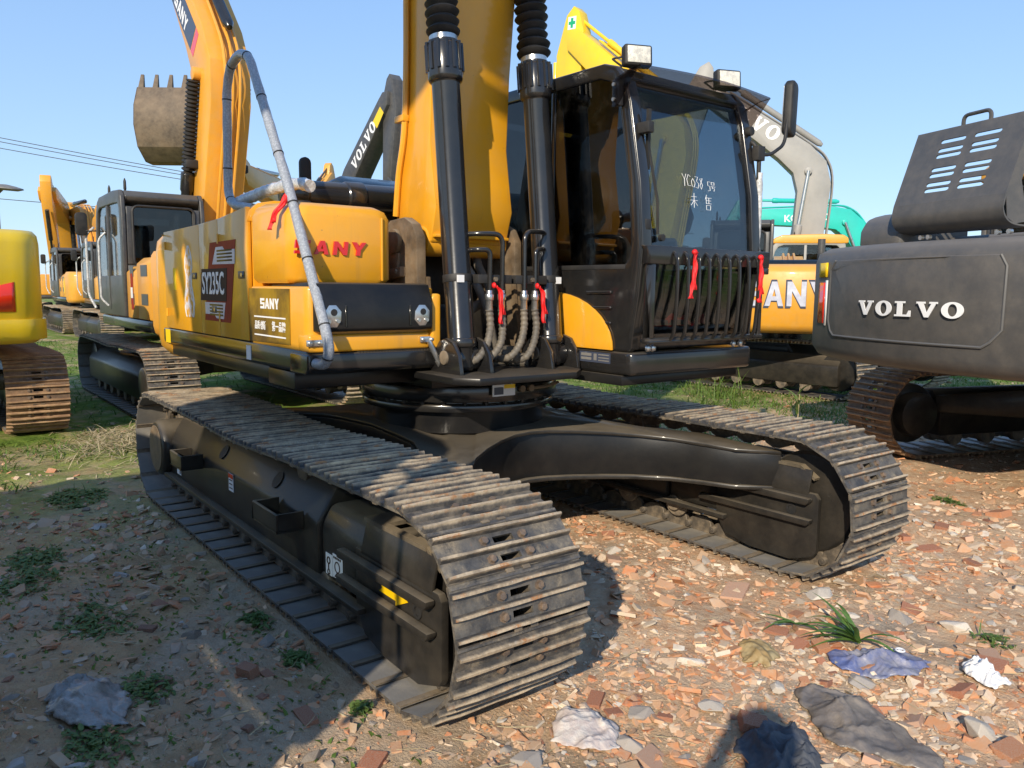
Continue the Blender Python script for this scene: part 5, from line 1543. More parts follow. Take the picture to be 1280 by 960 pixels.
def green_cross(P):
    S = P['S']; MB.XF = P['XF']
    for side, y in ((1, .152), (-1, -.192)):
        c = (-.28, .12)
        ys = sorted((y, y + side * .004))
        b = MB(); b.prism([S((c[0] + u, c[1] + v)) for u, v in ((-.13, -.11), (.13, -.11), (.13, .11), (-.13, .11))], 'y', *ys); w = b.build('sign_plate', 'white', P['stick'])
        ys = sorted((y + side * .004, y + side * .007))
        b = MB(); b.prism([S((c[0] + u, c[1] + v)) for u, v in ((-.10, -.033), (-.033, -.033), (-.033, -.09), (.033, -.09), (.033, -.033), (.10, -.033), (.10, .033), (.033, .033), (.033, .09), (-.033, .09), (-.033, .033), (-.10, .033))], 'y', *ys); b.build('green_cross', 'decal_green', w)
    MB.XF = None
# ------------------------------------------------------------------ ground, rubble, litter, plants
def vnoise(x, y, seed=0):
    x = np.asarray(x, float); y = np.asarray(y, float)
    xi = np.floor(x).astype(np.int64); yi = np.floor(y).astype(np.int64)
    fx = x - xi; fy = y - yi
    fx = fx * fx * (3 - 2 * fx); fy = fy * fy * (3 - 2 * fy)
    def h(i, j):
        n = (i * 374761393 + j * 668265263 + seed * 144665) & 0x7fffffff
        n = ((n ^ (n >> 13)) * 1274126177) & 0x7fffffff
        return ((n ^ (n >> 16)) & 0xffff) / 65535.0
    return (h(xi, yi) * (1 - fx) + h(xi + 1, yi) * fx) * (1 - fy) + (h(xi, yi + 1) * (1 - fx) + h(xi + 1, yi + 1) * fx) * fy
def fbm(x, y, f, seed=0, o=4):
    s = 0; a = .5; t = 0
    for k in range(o):
        s = s + a * vnoise(np.asarray(x) * f, np.asarray(y) * f, seed + k * 17); t += a; a *= .5; f *= 2.1
    return s / t
TRACKS = []      # (cx, cy, heading) of machines whose tracks press the ground flat
def track_mask(x, y):
    m = np.zeros_like(np.asarray(x, float))
    for cx, cy, h in TRACKS:
        lx = (x - cx) * math.cos(h) + (y - cy) * math.sin(h); ly = -(x - cx) * math.sin(h) + (y - cy) * math.cos(h)
        d = np.maximum(np.abs(lx) - 2.0, np.abs(np.abs(ly) - 1.275) - .32)
        m = np.maximum(m, np.clip(1 - d / .25, 0, 1))
    return m
def terr(x, y):
    h = (fbm(x, y, .45, 3, 3) - .5) * .12 + (fbm(x, y, 2.2, 9, 3) - .5) * .085 + (fbm(x, y, 9, 21, 2) - .5) * .022
    h = h * (1 - track_mask(x, y) * .9)
    return h - .012

def ground_material():
    t = NT("rubble_soil")
    co = t.n.new("ShaderNodeNewGeometry").outputs["Position"]
    N = lambda s, d=5, r=.6, w=0: t.noise(s, d, r, co, w)
    soil = t.mix(t.ramp(N(3.5, 8, .72), .3, .7), (.36, .25, .15), (.56, .42, .275))
    brick = t.mix(t.ramp(N(11, 6, .7), .35, .65), (.56, .32, .175), (.68, .49, .31))
    gray = t.mix(t.ramp(N(14, 6, .7), .35, .65), (.29, .24, .18), (.50, .43, .34))
    # which stretch is brick dust: more of it on the near right
    sx = t.n.new("ShaderNodeSeparateXYZ"); t.l.new(co, sx.inputs[0])
    side = t.ramp(sx.outputs[1], -2.2, .6)
    bm_ = t.math('ADD', t.math('MULTIPLY', side, .17), N(.8, 4, .6, .4))
    warm = t.mix(t.ramp(N(4.5, 8, .72), .3, .7), (.36, .225, .115), (.60, .42, .24))  # soil colour warmed on the shaded left to offset the blue skylight
    soil = t.mix(side, warm, soil)
    gray = t.mix(t.math('MULTIPLY', t.math('SUBTRACT', 1.0, side), .6), gray, (.50, .37, .24))  # grey patches get the same colour warming on the shaded left
    a = t.mix(t.ramp(N(1.3, 5, .6), .42, .62), soil, gray)
    a = t.mix(t.math('MULTIPLY', t.ramp(bm_, .50, .68), .85), a, brick)
    # grass-covered stretches further off
    gx = t.ramp(sx.outputs[0], 1.0, -5.5)
    gy = t.ramp(sx.outputs[1], 6.0, 9.5)
    far = t.math('MAXIMUM', gx, gy)
    g = t.math('MULTIPLY', far, t.ramp(N(.55, 5, .65), .32, .52))
    green = t.mix(t.ramp(N(6, 6, .7), .3, .7), (.085, .15, .02), (.22, .30, .05))
    dry = t.mix(t.ramp(N(2.1, 5, .6), .5, .66), green, (.33, .27, .13))
    a = t.mix(g, a, dry)
    t.set(t.bsdf, "Base Color", a)
    t.bsdf.inputs["Roughness"].default_value = .95
    t.bsdf.inputs["Specular IOR Level"].default_value = .15
    hgt = t.math('ADD', N(24, 6, .7), t.math('MULTIPLY', N(90, 4, .7), .5))
    t.bump(hgt, 1.0, .02)
    return t.mat

def axis_pts(c, dense, step, far):
    p = [0.0]
    s = step
    while p[-1] < far:
        if p[-1] > dense: s *= 1.22
        p.append(p[-1] + s)
    return p
def build_ground():
    ax = np.array(sorted(set([-v for v in axis_pts(0, 4.6, .05, 700)] + axis_pts(0, 4.6, .05, 700)))) + .8
    ay = np.array(sorted(set([-v for v in axis_pts(0, 4.4, .05, 700)] + axis_pts(0, 4.4, .05, 700)))) + .6
    X, Y = np.meshgrid(ax, ay, indexing='ij')
    near = np.clip(1 - (np.hypot(X - 1, Y) - 25) / 30, 0, 1)
    Z = terr(X, Y) * near + (fbm(X, Y, .05, 5, 3) - .5) * .4 * (1 - near)
    V = np.stack([X, Y, Z], -1).reshape(-1, 3)
    nx, ny = len(ax), len(ay)
    i = np.arange(nx - 1)[:, None] * ny + np.arange(ny - 1)[None, :]
    F = np.stack([i, i + ny, i + ny + 1, i + 1], -1).reshape(-1, 4)
    me = fast_mesh('ground', V, F)
    me.materials.append(ground_material())
    o = bpy.data.objects.new('ground', me); COL.objects.link(o); o['kind'] = 'structure'
    o['label'] = 'rubble-strewn dirt yard with patches of grass'

def fast_mesh(name, V, F, smooth=True, col=None):
    me = bpy.data.meshes.new(name)
    k = F.shape[1]
    me.vertices.add(len(V)); me.loops.add(F.size); me.polygons.add(len(F))
    me.vertices.foreach_set("co", np.ascontiguousarray(V, dtype=np.float32).ravel())
    me.loops.foreach_set("vertex_index", np.ascontiguousarray(F, dtype=np.int32).ravel())
    me.polygons.foreach_set("loop_start", np.arange(0, F.size, k, dtype=np.int32))
    me.polygons.foreach_set("use_smooth", np.full(len(F), smooth))
    if col is not None:
        at = me.color_attributes.new("tone", 'FLOAT_COLOR', 'POINT')
        at.data.foreach_set("color", np.ascontiguousarray(col, dtype=np.float32).ravel())
    me.update(calc_edges=True); me.validate()
    return me

def rock_shapes(n, kind, seed):
    """list of (verts, tris) of unit rocks"""
    rr = random.Random(seed)
    out = []
    for k in range(n):
        bm = bmesh.new()
        if kind == 'stone':
            for i in range(13):
                v = Vector((rr.gauss(0, 1), rr.gauss(0, 1), rr.gauss(0, 1))).normalized() * rr.uniform(.75, 1.05)
                bm.verts.new((v.x, v.y * rr.uniform(.8, 1), v.z * .7))
        elif kind == 'chip':
            for i in range(9):
                v = Vector((rr.gauss(0, 1), rr.gauss(0, 1), rr.gauss(0, .7))).normalized() * rr.uniform(.7, 1.05)
                bm.verts.new((v.x, v.y * .8, v.z * .55))
        else:       # broken brick: a box with knocked-off corners and one ragged end
            lx, ly, lz = 1.0, rr.uniform(.5, .62), rr.uniform(.28, .40)
            rag = rr.uniform(.45, .95)
            for sx in (-1, 1):
                for sy in (-1, 1):
                    for sz in (-1, 1):
                        e = rag * rr.uniform(.6, 1) if sx > 0 else 1
                        c = rr.uniform(.03, .16)
                        x, y, z = sx * lx * e, sy * ly, sz * lz
                        bm.verts.new((x * (1 - c), y, z)); bm.verts.new((x, y * (1 - c * 1.5), z)); bm.verts.new((x, y, z * (1 - c * 1.8)))
        r = bmesh.ops.convex_hull(bm, input=bm.verts)
        bmesh.ops.delete(bm, geom=[g for g in r.get('geom_interior', []) if isinstance(g, bmesh.types.BMVert)], context='VERTS')
        bmesh.ops.triangulate(bm, faces=bm.faces)
        bmesh.ops.recalc_face_normals(bm, faces=bm.faces)
        bm.verts.index_update()
        out.append((np.array([v.co[:] for v in bm.verts]), np.array([[v.index for v in f.verts] for f in bm.faces])))
        bm.free()
    return out

def rubble_material():
    t = NT("mixed_rubble")
    at = t.n.new("ShaderNodeVertexColor"); at.layer_name = "tone"
    co = t.geo.outputs["Position"]
    a = t.mix(t.ramp(t.noise(38, 5, .7, co), .35, .7), at.outputs[0], t.mix(.45, at.outputs[0], (.46, .40, .32)))
    du = t.math('MULTIPLY', t.ramp(t.up(), .25, .95, .15, 1), t.ramp(t.noise(7, 5, .7, co), .36, .64, .06, .62))
    a = t.mix(du, a, t.mix(t.ramp(t.noise(2.5, 4, .6, co), .4, .6), (.50, .33, .19), (.55, .27, .13)))
    t.set(t.bsdf, "Base Color", a)
    t.bsdf.inputs["Roughness"].default_value = .92
    t.bsdf.inputs["Specular IOR Level"].default_value = .2
    t.bump(t.noise(140, 4, .7, co), .5, .004)
    return t.mat

PAL_R = np.array([(.54, .23, .10), (.60, .33, .18), (.64, .43, .27), (.68, .52, .36), (.62, .51, .37), (.50, .40, .29), (.70, .63, .51), (.48, .155, .06), (.36, .285, .21)])
W_R = np.array([.19, .19, .18, .13, .09, .07, .05, .07, .03])
PAL_L = np.array([(.38, .26, .16), (.48, .36, .24), (.30, .21, .135), (.54, .42, .30), (.52, .20, .09), (.56, .32, .18), (.44, .36, .28), (.64, .55, .44)])  # left rubble tones, warmed in colour against the blue skylight in shade
W_L = np.array([.22, .2, .17, .14, .08, .06, .08, .05])
CX, CY = 4.5111, -3.0107
def in_view(x, y):
    """roughly in the picture"""
    a = np.arctan2(y - CY, x - CX) - 2.4852
    a = (a + PI) % (2 * PI) - PI
    return np.abs(a) < .68
def clear(x, y, margin=0.0):
    m = np.ones_like(np.asarray(x, float), bool)
    for cx, cy, h in TRACKS:
        lx = (x - cx) * math.cos(h) + (y - cy) * math.sin(h); ly = -(x - cx) * math.sin(h) + (y - cy) * math.cos(h)
        m &= ~((np.abs(lx) < 2.12 + margin) & (np.abs(np.abs(ly) - 1.275) < .315 + margin))
    return m
def sample_ground(n, d0, d1, spread=.85):
    r = np.sqrt(RNG.uniform(d0 * d0, d1 * d1, n)); a = 2.4852 + RNG.uniform(-spread, spread, n)
    return CX + r * np.cos(a), CY + r * np.sin(a)

def rubble_stuff():
    shapes = rock_shapes(10, 'stone', 3) + rock_shapes(12, 'chip', 4) + rock_shapes(6, 'brick', 5)
    Vs, Fs, Cs = [], [], []
    base = 0
    for n, d0, d1, s0, s1 in ((30000, 1.2, 3.7, .0045, .042), (24000, 3.3, 6.5, .007, .055), (10000, 6, 11, .014, .06), (3000, 11, 20, .02, .07), (2600, 1.4, 4.2, .028, .062), (3600, 3.8, 8, .03, .075)):
        x, y = sample_ground(n, d0, d1)
        right = np.clip((y + 1.75 + (fbm(x, y, 1.4, 71, 2) - .5) * 1.2) / .9, 0, 1)      # 0 on the soil strip left of the tracks
        dens = .55 + .45 * right
        dens *= .5 + .7 * (fbm(x, y, 1.6, 55, 3) > .44)
        grassy = ((x < -3.5) | (y > 8.0))
        dens = np.where(grassy, dens * .25, dens)
        k = (RNG.uniform(0, 1, n) < dens) & clear(x, y, .0)
        x, y, right = x[k], y[k], right[k]
        z = terr(x, y)
        s = s0 * (s1 / s0) ** (RNG.uniform(0, 1, len(x)) ** 2.3)
        brickzone = fbm(x, y, 1.1, 91, 3)
        for i in range(len(x)):
            V, F = shapes[RNG.integers(len(shapes))]
            ang = RNG.uniform(0, 2 * PI); t1, t2 = RNG.normal(0, .35, 2)
            c, q = math.cos(ang), math.sin(ang)
            Rz = np.array([[c, -q, 0], [q, c, 0], [0, 0, 1]])
            Rx = np.array([[1, 0, 0], [0, math.cos(t1), -math.sin(t1)], [0, math.sin(t1), math.cos(t1)]])
            Ry = np.array([[math.cos(t2), 0, math.sin(t2)], [0, 1, 0], [-math.sin(t2), 0, math.cos(t2)]])
            P = (V * s[i] * RNG.uniform(.7, 1.25, 3) * (1, 1, .75 if s[i] < .028 else .5)) @ (Rz @ Rx @ Ry).T + (x[i], y[i], z[i] + s[i] * RNG.uniform(-.32, .16))
            Vs.append(P); Fs.append(F + base); base += len(V)
            if RNG.uniform() < right[i]:
                w = W_R.copy()
                if brickzone[i] > .55: w[[0, 1, 7]] *= 2.6
                elif brickzone[i] < .42: w[[3, 4, 5, 6]] *= 2.0
                col = PAL_R[RNG.choice(len(PAL_R), p=w / w.sum())]
            else:
                w = W_L.copy()
                if brickzone[i] > .53 or x[i] < .2: w[[4, 5]] *= 5.0
                col = PAL_L[RNG.choice(len(PAL_L), p=w / w.sum())]
            col = np.clip(col * RNG.uniform(.8, 1.15), 0, .8)
            Cs.append(np.tile((*col, 1), (len(V), 1)))
    me = fast_mesh('rubble', np.concatenate(Vs), np.concatenate(Fs), False, np.concatenate(Cs))
    me.materials.append(rubble_material())
    o = bpy.data.objects.new('rubble', me); COL.objects.link(o); o['kind'] = 'stuff'
    o['label'] = 'small broken brick and stone strewn over the yard'

def piece_mat(name, cols, rough=.9):
    """one material for a group of loose pieces, each a slightly different tone"""
    t = NT(name)
    oi = t.n.new("ShaderNodeObjectInfo")
    r = t.n.new("ShaderNodeValToRGB"); r.color_ramp.interpolation = 'CONSTANT'
    el = r.color_ramp.elements
    while len(el) < len(cols): el.new(.5)
    for i, c in enumerate(cols): el[i].position = i / len(cols); el[i].color = c4(c)
    t.l.new(oi.outputs["Random"], r.inputs[0])
    a = t.mix(t.ramp(t.noise(16, 6, .7), .35, .7), r.outputs[0], t.mix(.5, r.outputs[0], (.45, .38, .30)))
    a = t.mix(t.ramp(t.noise(60, 3, .7), .58, .72, 0, .5), a, (.16, .12, .09))
    t.set(t.bsdf, "Base Color", a); t.bsdf.inputs["Roughness"].default_value = rough; t.bsdf.inputs["Specular IOR Level"].default_value = .2
    t.bump(t.noise(110, 5, .7), .6, .004)
    return t.mat

LANDMARKS_R = [((2.72, .40), 'near the sprawling strap-leaved plant'), ((3.1, -.25), 'beside the dirty grey plastic sheet'), ((2.75, -.95), "in front of the near track, by the photographer's shadow"),
               ((1.75, .15), 'on the sunlit ground between the two tracks'), ((2.25, 1.0), 'along the inner side of the far track'), ((.6, .1), 'in the shadow under the middle of the big excavator'),
               ((3.0, 2.0), 'right of the far track, at the picture edge'), ((1.6, 3.4), 'between the far track and the dark grey machine'), ((3.3, .65), 'around the white rag'), ((-.4, 5.0), 'beyond the far track')]
LANDMARKS_L = [((1.1, -2.45), 'around the grey plastic bag at lower left'), ((1.75, -1.85), 'beside the front end of the lower track plates'), ((.3, -1.85), 'along the middle of the lower track plates'),
               ((-1.3, -1.85), 'along the rear half of the lower track plates'), ((-.2, -2.5), 'at the left picture edge by the weeds'), ((-3.2, -1.9), 'on the sunlit strip before the lemon yellow machine'), ((1.75, -2.3), 'at the bottom edge left of the track')]
def loose_pieces():
    tones = {'brick': {'orange-red': (.47, .185, .08), 'pinkish': (.54, .31, .20), 'dark red': (.36, .12, .055)},
             'stone': {'pale': (.60, .53, .44), 'tan': (.50, .39, .28), 'grey': (.36, .32, .28)},
             'lbrick': {'dull red': (.32, .135, .075), 'brown-red': (.25, .11, .07)},
             'lstone': {'grey-brown': (.28, .24, .20), 'light grey': (.42, .40, .37), 'dark brown': (.19, .155, .12)}}
    lib = {}
    for k, kind, sd in (('brick', 'brick', 41), ('stone', 'stone', 42), ('lbrick', 'brick', 43), ('lstone', 'stone', 44)):
        for tone, c in tones[k].items():
            mt = piece_mat(tone.replace('-', '_').replace(' ', '_') + ('_brick' if 'brick' in k else '_stone'), [c, tuple(v * .86 for v in c), tuple(min(v * 1.12, .8) for v in c)])
            lib[k, tone] = []
            for V, F in rock_shapes(6, kind, sd):
                nm = 'brick_fragment' if 'brick' in k else 'stone'
                me = fast_mesh(nm, V, F, False)
                bm = bmesh.new(); bm.from_mesh(me)
                bmesh.ops.dissolve_limit(bm, angle_limit=math.radians(9), verts=bm.verts, edges=bm.edges)
                bmesh.ops.bevel(bm, geom=list(bm.edges), offset=.035, segments=1, affect='EDGES', clamp_overlap=True)
                bm.to_mesh(me); bm.free()
                me.materials.append(mt); lib[k, tone].append(me)
    def put(k, x, y, s, rz=None, tilt=.2, lab=None, grp=None, lift=-.02, flat=.8, tone=None):
        tone = tone or random.choice(list(tones[k]))
        what = 'brick_fragment' if 'brick' in k else 'stone'
        o = bpy.data.objects.new(what, random.choice(lib[k, tone]))
        COL.objects.link(o)
        o.location = (x, y, float(terr(x, y)) + s * lift)
        o.rotation_euler = (random.gauss(0, tilt), random.gauss(0, tilt), random.uniform(0, 2 * PI) if rz is None else rz)
        o.scale = (s * random.uniform(.85, 1.15), s * random.uniform(.85, 1.15), s * flat * random.uniform(.8, 1.1))
        if lab is None:
            place = min(LANDMARKS_R if k in ('brick', 'stone') else LANDMARKS_L, key=lambda q: math.hypot(x - q[0][0], y - q[0][1]))[1]
            size = 'large' if s > .045 else 'small' if s < .027 else 'fist-sized'
            w = what.replace('_', ' ')
            lab = '%s %s %s %s' % (size, tone, w, place); grp = '%ss %s' % (w, place)
        tag(o, lab, 'brick' if 'brick' in k else 'stone', grp)
        return o
    cnt = {'brick': 0, 'stone': 0, 'lbrick': 0, 'lstone': 0}
    lim = {'brick': 215, 'stone': 195, 'lbrick': 60, 'lstone': 95}
    tries = 0
    while tries < 20000 and any(cnt[k] < lim[k] for k in cnt):
        tries += 1
        d = 1.6 + 5.6 * random.random() ** 1.5
        a = 2.4852 + random.uniform(-.62, .62)
        x, y = CX + d * math.cos(a), CY + d * math.sin(a)
        if not bool(clear(np.array([x]), np.array([y]), .05)[0]): continue
        if abs(x) < 2.2 and abs(y) < .9 and random.random() < .7: continue
        right = y > -1.05 or x > 2.35 and y > -1.9
        k = random.choice(('brick', 'stone') if right else ('lbrick', 'lstone', 'lstone'))
        if cnt[k] >= lim[k]: continue
        if not right and y < -3.2: continue
        cnt[k] += 1
        s = random.choice((.018, .022, .026, .032, .04, .052, .065)) * random.uniform(.85, 1.25) * (.75 if not right else 1) * (1 + .12 * max(0, d - 3))
        put(k, x, y, s)
    # pieces that stand out on their own
    put('lbrick', 1.31, -1.93, .058, .4, .1, 'reddish brick chunk lying alone on bare dirt left of the front track', None, .4, 1.0, 'dull red')
    put('lstone', 1.02, -1.76, .062, 1.1, .1, 'flat grey-brown slab beside the lower track plates', None, .2, .5, 'grey-brown')
    put('brick', .43, .50, .085, .3, .1, 'whole-looking brick between the two crawler tracks', None, .3)
    put('brick', 2.10, -1.76, .06, 2.2, .08, 'large dark red brick at the foot of the front track, bottom edge', None, .1, .6, 'dark red')
    put('stone', 2.73, -.25, .04, 1.5, .15, 'pale pebble beside the crumpled grey sheet', None, .5, 1.0, 'pale')
    put('stone', 3.36, .12, .07, .2, .1, 'pale block near the bottom right corner', None, .4, 1.0, 'pale')
    put('stone', 2.24, .86, .10, .9, .1, 'broad pale slab in front of the far track', None, .15, .4, 'pale')
    put('brick', 1.9, .60, .12, 2.0, .1, 'broad pinkish slab beside the far lower track', None, .1, .35, 'pinkish')
    put('brick', 2.62, .25, .06, 2.6, .2, 'orange brick under the strap-leaved plant', None, .3, 1.0, 'orange-red')
    put('brick', 2.86, -.55, .07, .9, .2, 'red brick lying in the photographer\'s shadow', None, .3, 1.0, 'dark red')

def crumpled(name, outline, height, mat, label, cat, seed, freq=9.0, fold=1.0):
    """a thrown-away sheet lying on the ground: a fine grid cut to a ragged outline, folded by ridged noise"""
    P = np.array(outline, float)
    lo = P.min(0) - .03; hi = P.max(0) + .03
    st = max((hi - lo).max() / 85, .004)
    gx = np.arange(lo[0], hi[0], st); gy = np.arange(lo[1], hi[1], st)
    X, Y = np.meshgrid(gx, gy, indexing='ij')
    jx = X + (fbm(X, Y, 28, seed, 2) - .5) * .05; jy = Y + (fbm(X, Y, 28, seed + 3, 2) - .5) * .05
    ins = np.zeros(X.shape, bool); dist = np.full(X.shape, 9.0)
    n = len(P)
    for k in range(n):
        x0, y0 = P[k]; x1, y1 = P[(k + 1) % n]
        c = ((y0 > jy) != (y1 > jy)) & (jx < (x1 - x0) * (jy - y0) / (y1 - y0 + 1e-12) + x0)
        ins ^= c
        t = np.clip(((jx - x0) * (x1 - x0) + (jy - y0) * (y1 - y0)) / ((x1 - x0) ** 2 + (y1 - y0) ** 2), 0, 1)
        dist = np.minimum(dist, np.hypot(jx - x0 - t * (x1 - x0), jy - y0 - t * (y1 - y0)))
    size = math.sqrt((hi - lo).prod())
    env = np.clip(dist / (size * .22), 0, 1) ** .6
    w = (fbm(X, Y, freq * .5, seed + 50, 2) - .5) * 2.2 / freq
    w2 = (fbm(X, Y, freq * .5, seed + 80, 2) - .5) * 2.2 / freq
    ang = seed * .7; ca, sa = math.cos(ang), math.sin(ang)
    U = (X * ca + Y * sa) + w; Vv = (-X * sa + Y * ca) + w2
    r1 = 1 - np.abs(2 * fbm(U, Vv * .35, freq, seed, 2) - 1)
    r2 = 1 - np.abs(2 * fbm(U * .7, Vv * 1.2, freq * 2.2, seed + 7, 2) - 1)
    r3 = 1 - np.abs(2 * fbm(U, Vv, freq * 5, seed + 13, 2) - 1)
    Z = terr(X, Y) + .012 + height * (.25 * env + env * (.62 * r1 ** 4 + .30 * r2 ** 3 * fold) + .035 * r3 ** 2 * env)
    V = np.stack([X, Y, Z], -1).reshape(-1, 3)
    ny = len(gy)
    i, j = np.nonzero(ins[:-1, :-1] & ins[1:, :-1] & ins[:-1, 1:] & ins[1:, 1:])
    a = i * ny + j
    F = np.stack([a, a + ny, a + ny + 1, a + 1], -1)
    used = np.unique(F); mp = -np.ones(len(V), int); mp[used] = np.arange(len(used))
    me = fast_mesh(name, V[used], mp[F], True)
    bm = bmesh.new(); bm.from_mesh(me)
    for _ in range(5):
        bv = [v for v in bm.verts if v.is_boundary]
        new = []
        for v in bv:
            nb = [q.other_vert(v).co for q in v.link_edges if q.is_boundary]
            new.append(v.co * .5 + sum(nb, Vector()) / len(nb) * .5 if nb else v.co.copy())
        for v, c in zip(bv, new): v.co = c
    bm.to_mesh(me); bm.free()
    me.materials.append(mat)
    o = bpy.data.objects.new(name, me); COL.objects.link(o)
    so = o.modifiers.new("thick", 'SOLIDIFY'); so.thickness = .002
    tag(o, label, cat)
    return o

def leaf_mat(name, a, b, trans=.25):
    t = NT(name)
    oi = t.n.new("ShaderNodeObjectInfo")
    col = t.mix(t.ramp(t.noise(22, 4, .6, t.geo.outputs["Position"]), .3, .7), a, b)
    t.set(t.bsdf, "Base Color", col); t.bsdf.inputs["Roughness"].default_value = .55
    tl = t.n.new("ShaderNodeBsdfTranslucent"); t.l.new(col, tl.inputs[0])
    mx = t.n.new("ShaderNodeMixShader"); mx.inputs[0].default_value = trans
    t.l.new(t.bsdf.outputs[0], mx.inputs[1]); t.l.new(tl.outputs[0], mx.inputs[2]); t.l.new(mx.outputs[0], t.out.inputs[0])
    return t.mat

def blade_verts(o, az, length, width, rise, droop, n=5, twist=0.0):
    """a strap leaf from o: returns verts, faces"""
    d = Vector((math.cos(az), math.sin(az), 0)); s = Vector((-d.y, d.x, 0))
    v = []
    for i in range(n + 1):
        t = i / n
        p = Vector(o) + d * length * t * math.cos(rise * (1 - .3 * t)) + Vector((0, 0, length * (math.sin(rise) * t - droop * t * t)))
        w = width * (1 - t ** 2.2) * (.65 + .6 * math.sin(PI * min(t + .25, 1) * .8)) * .5 + .0006
        dz = Vector((0, 0, w * .5))
        v += [tuple(p - s * w + dz), tuple(p), tuple(p + s * w + dz)]
    f = []
    for i in range(n):
        for k in (0, 1): f.append((i * 3 + k, i * 3 + k + 1, (i + 1) * 3 + k + 1, (i + 1) * 3 + k))
    return v, f

def plants():
    M['leaf'] = leaf_mat("strap_leaf_green", (.06, .14, .03), (.13, .23, .05))
    M['weed'] = leaf_mat("weed_leaf_green", (.075, .14, .03), (.17, .24, .06))
    M['grass'] = leaf_mat("grass_green", (.08, .15, .02), (.20, .29, .055), .35)
    M['straw'] = make_mat("dry_straw", (.50, .41, .24), .8, var=((.34, .27, .15), 9, .35, .7))
    # strap-leaved plant pulled up in front of the far track
    rr = random.Random(21)
    root = empty('strap_leaf_plant', (2.72, .40, float(terr(2.72, .40)) + .03))
    tag(root, 'green strap-leaved plant sprawling on the sunlit rubble', 'plant')
    for k in range(19):
        az = rr.choice((2.6, 3.0, 3.5, 4.1, 4.5, 4.9, 5.5, .3, 1.8)) + rr.uniform(-.25, .25)
        b = MB(); v, f = blade_verts((rr.uniform(-.015, .015), rr.uniform(-.015, .015), 0), az, rr.uniform(.18, .36), rr.uniform(.016, .025), rr.uniform(.25, 1.15), rr.uniform(.2, .65), 7)
        b.add(v, f); b.build('leaf', 'leaf', root, smooth=80)
    root2 = empty('strap_leaf_sprig', (2.42, .36, float(terr(2.42, .36)) + .04))
    tag(root2, 'smaller strap-leaved sprig left of the sprawling plant', 'plant')
    for k in range(7):
        b = MB(); v, f = blade_verts((0, 0, 0), rr.uniform(2.9, 5.0) if k < 5 else rr.uniform(.2, 1.2), rr.uniform(.10, .22), .016, rr.uniform(.1, .6), rr.uniform(.2, .6), 6); b.add(v, f); b.build('leaf', 'leaf', root2, smooth=80)
    # reed behind the far track and grass clumps under the cab
    def reed(x, y, h, label, seed, n=9, mat='weed'):
        r2 = random.Random(seed)
        rt = empty('reed', (x, y, float(terr(x, y)))); tag(rt, label, 'reed')
        b = MB(); b.tube(smooth_path([(0, 0, 0), (.02, .01, h * .5), (.0, .05, h)]), [.008 * (1 - .7 * i / 12) for i in range(13)], 6); b.build('stem', 'straw', rt)
        for k in range(n):
            z = h * (.12 + .85 * k / n)
            b = MB(); v, f = blade_verts((.01, .02 * z, z), r2.uniform(0, 6.28), r2.uniform(.22, .42), .026, r2.uniform(.5, 1.1), r2.uniform(.2, .75), 6); b.add(v, f); b.build('leaf', mat, rt, smooth=80)
    reed(-.62, 5.05, .62, 'pale green reed with drooping leaves standing behind the far track', 4)
    reed(.55, 5.95, .45, 'short reed against the dark grey machine\'s track', 5, 6)
    def clump(x, y, n, length, label, seed, mat='grass', group=None, spread=.12, name='grass_clump', width=.010):
        r2 = random.Random(seed)
        b = MB()
        for k in range(n):
            rad = spread * math.sqrt(r2.random()); a = r2.uniform(0, 6.28)
            px, py = x + rad * math.cos(a), y + rad * math.sin(a)
            v, f = blade_verts((px, py, float(terr(px, py)) - .01), r2.uniform(0, 6.28), length * r2.uniform(.5, 1.15), width * r2.uniform(.6, 1.2), r2.uniform(.6, 1.45), r2.uniform(.1, .8), 4)
            b.add(v, f)
        o = b.build(name, mat, None, smooth=80)
        tag(o, label, 'grass', group)
        return o
    clump(-3.4, 7.2, 110, .62, 'tall dark grass tuft under the cab, in front of the farther track', 31, 'grass', None, .45)
    clump(-2.6, 6.3, 80, .5, 'tall grass tuft behind the far track, left of the reed', 32, 'grass', None, .4)
    clump(-4.3, 5.6, 90, .5, 'grass tuft showing between the swing ring and the cab underside', 33, 'grass', None, .5)
    clump(-1.3, 3.2, 60, .28, 'grass growing beneath the middle of the big excavator', 34, 'grass', None, .5)
    # low broad-leaved weeds in the shaded dirt
    def weed(x, y, n, sp, size, label, seed, mat='weed', up=.5):
        r2 = random.Random(seed)
        b = MB()
        for k in range(n):
            rad = sp * 1.15 * r2.random() ** .75; a = r2.uniform(0, 6.28)
            px, py = x + rad * math.cos(a) * 1.5, y + rad * math.sin(a)
            z = float(terr(px, py)) + r2.uniform(.0, .035) * max(.15, 1 - rad / sp * .6)
            v, f = blade_verts((px, py, z), r2.uniform(0, 6.28), size * r2.uniform(.6, 1.3), size * r2.uniform(.25, .5), r2.uniform(0, up), r2.uniform(.1, .5), 3)
            b.add(v, f)
        for k in range(n // 14):
            rad = sp * 1.1 * math.sqrt(r2.random()); a = r2.uniform(0, 6.28)
            px, py = x + rad * math.cos(a) * 1.5, y + rad * math.sin(a)
            v, f = blade_verts((px, py, float(terr(px, py))), r2.uniform(0, 6.28), size * r2.uniform(1.2, 2.4), .006, r2.uniform(.5, 1.4), r2.uniform(.1, .6), 3)
            b.add(v, f)
        o = b.build('weed', mat, None, smooth=80)
        tag(o, label, 'weed')
    weed(-2.52, -1.98, 260, .20, .06, 'low green weed patch nearest the lemon yellow machine', 41)
    weed(-1.02, -2.46, 220, .16, .05, 'low green weed patch at the left edge, among red brick', 42)
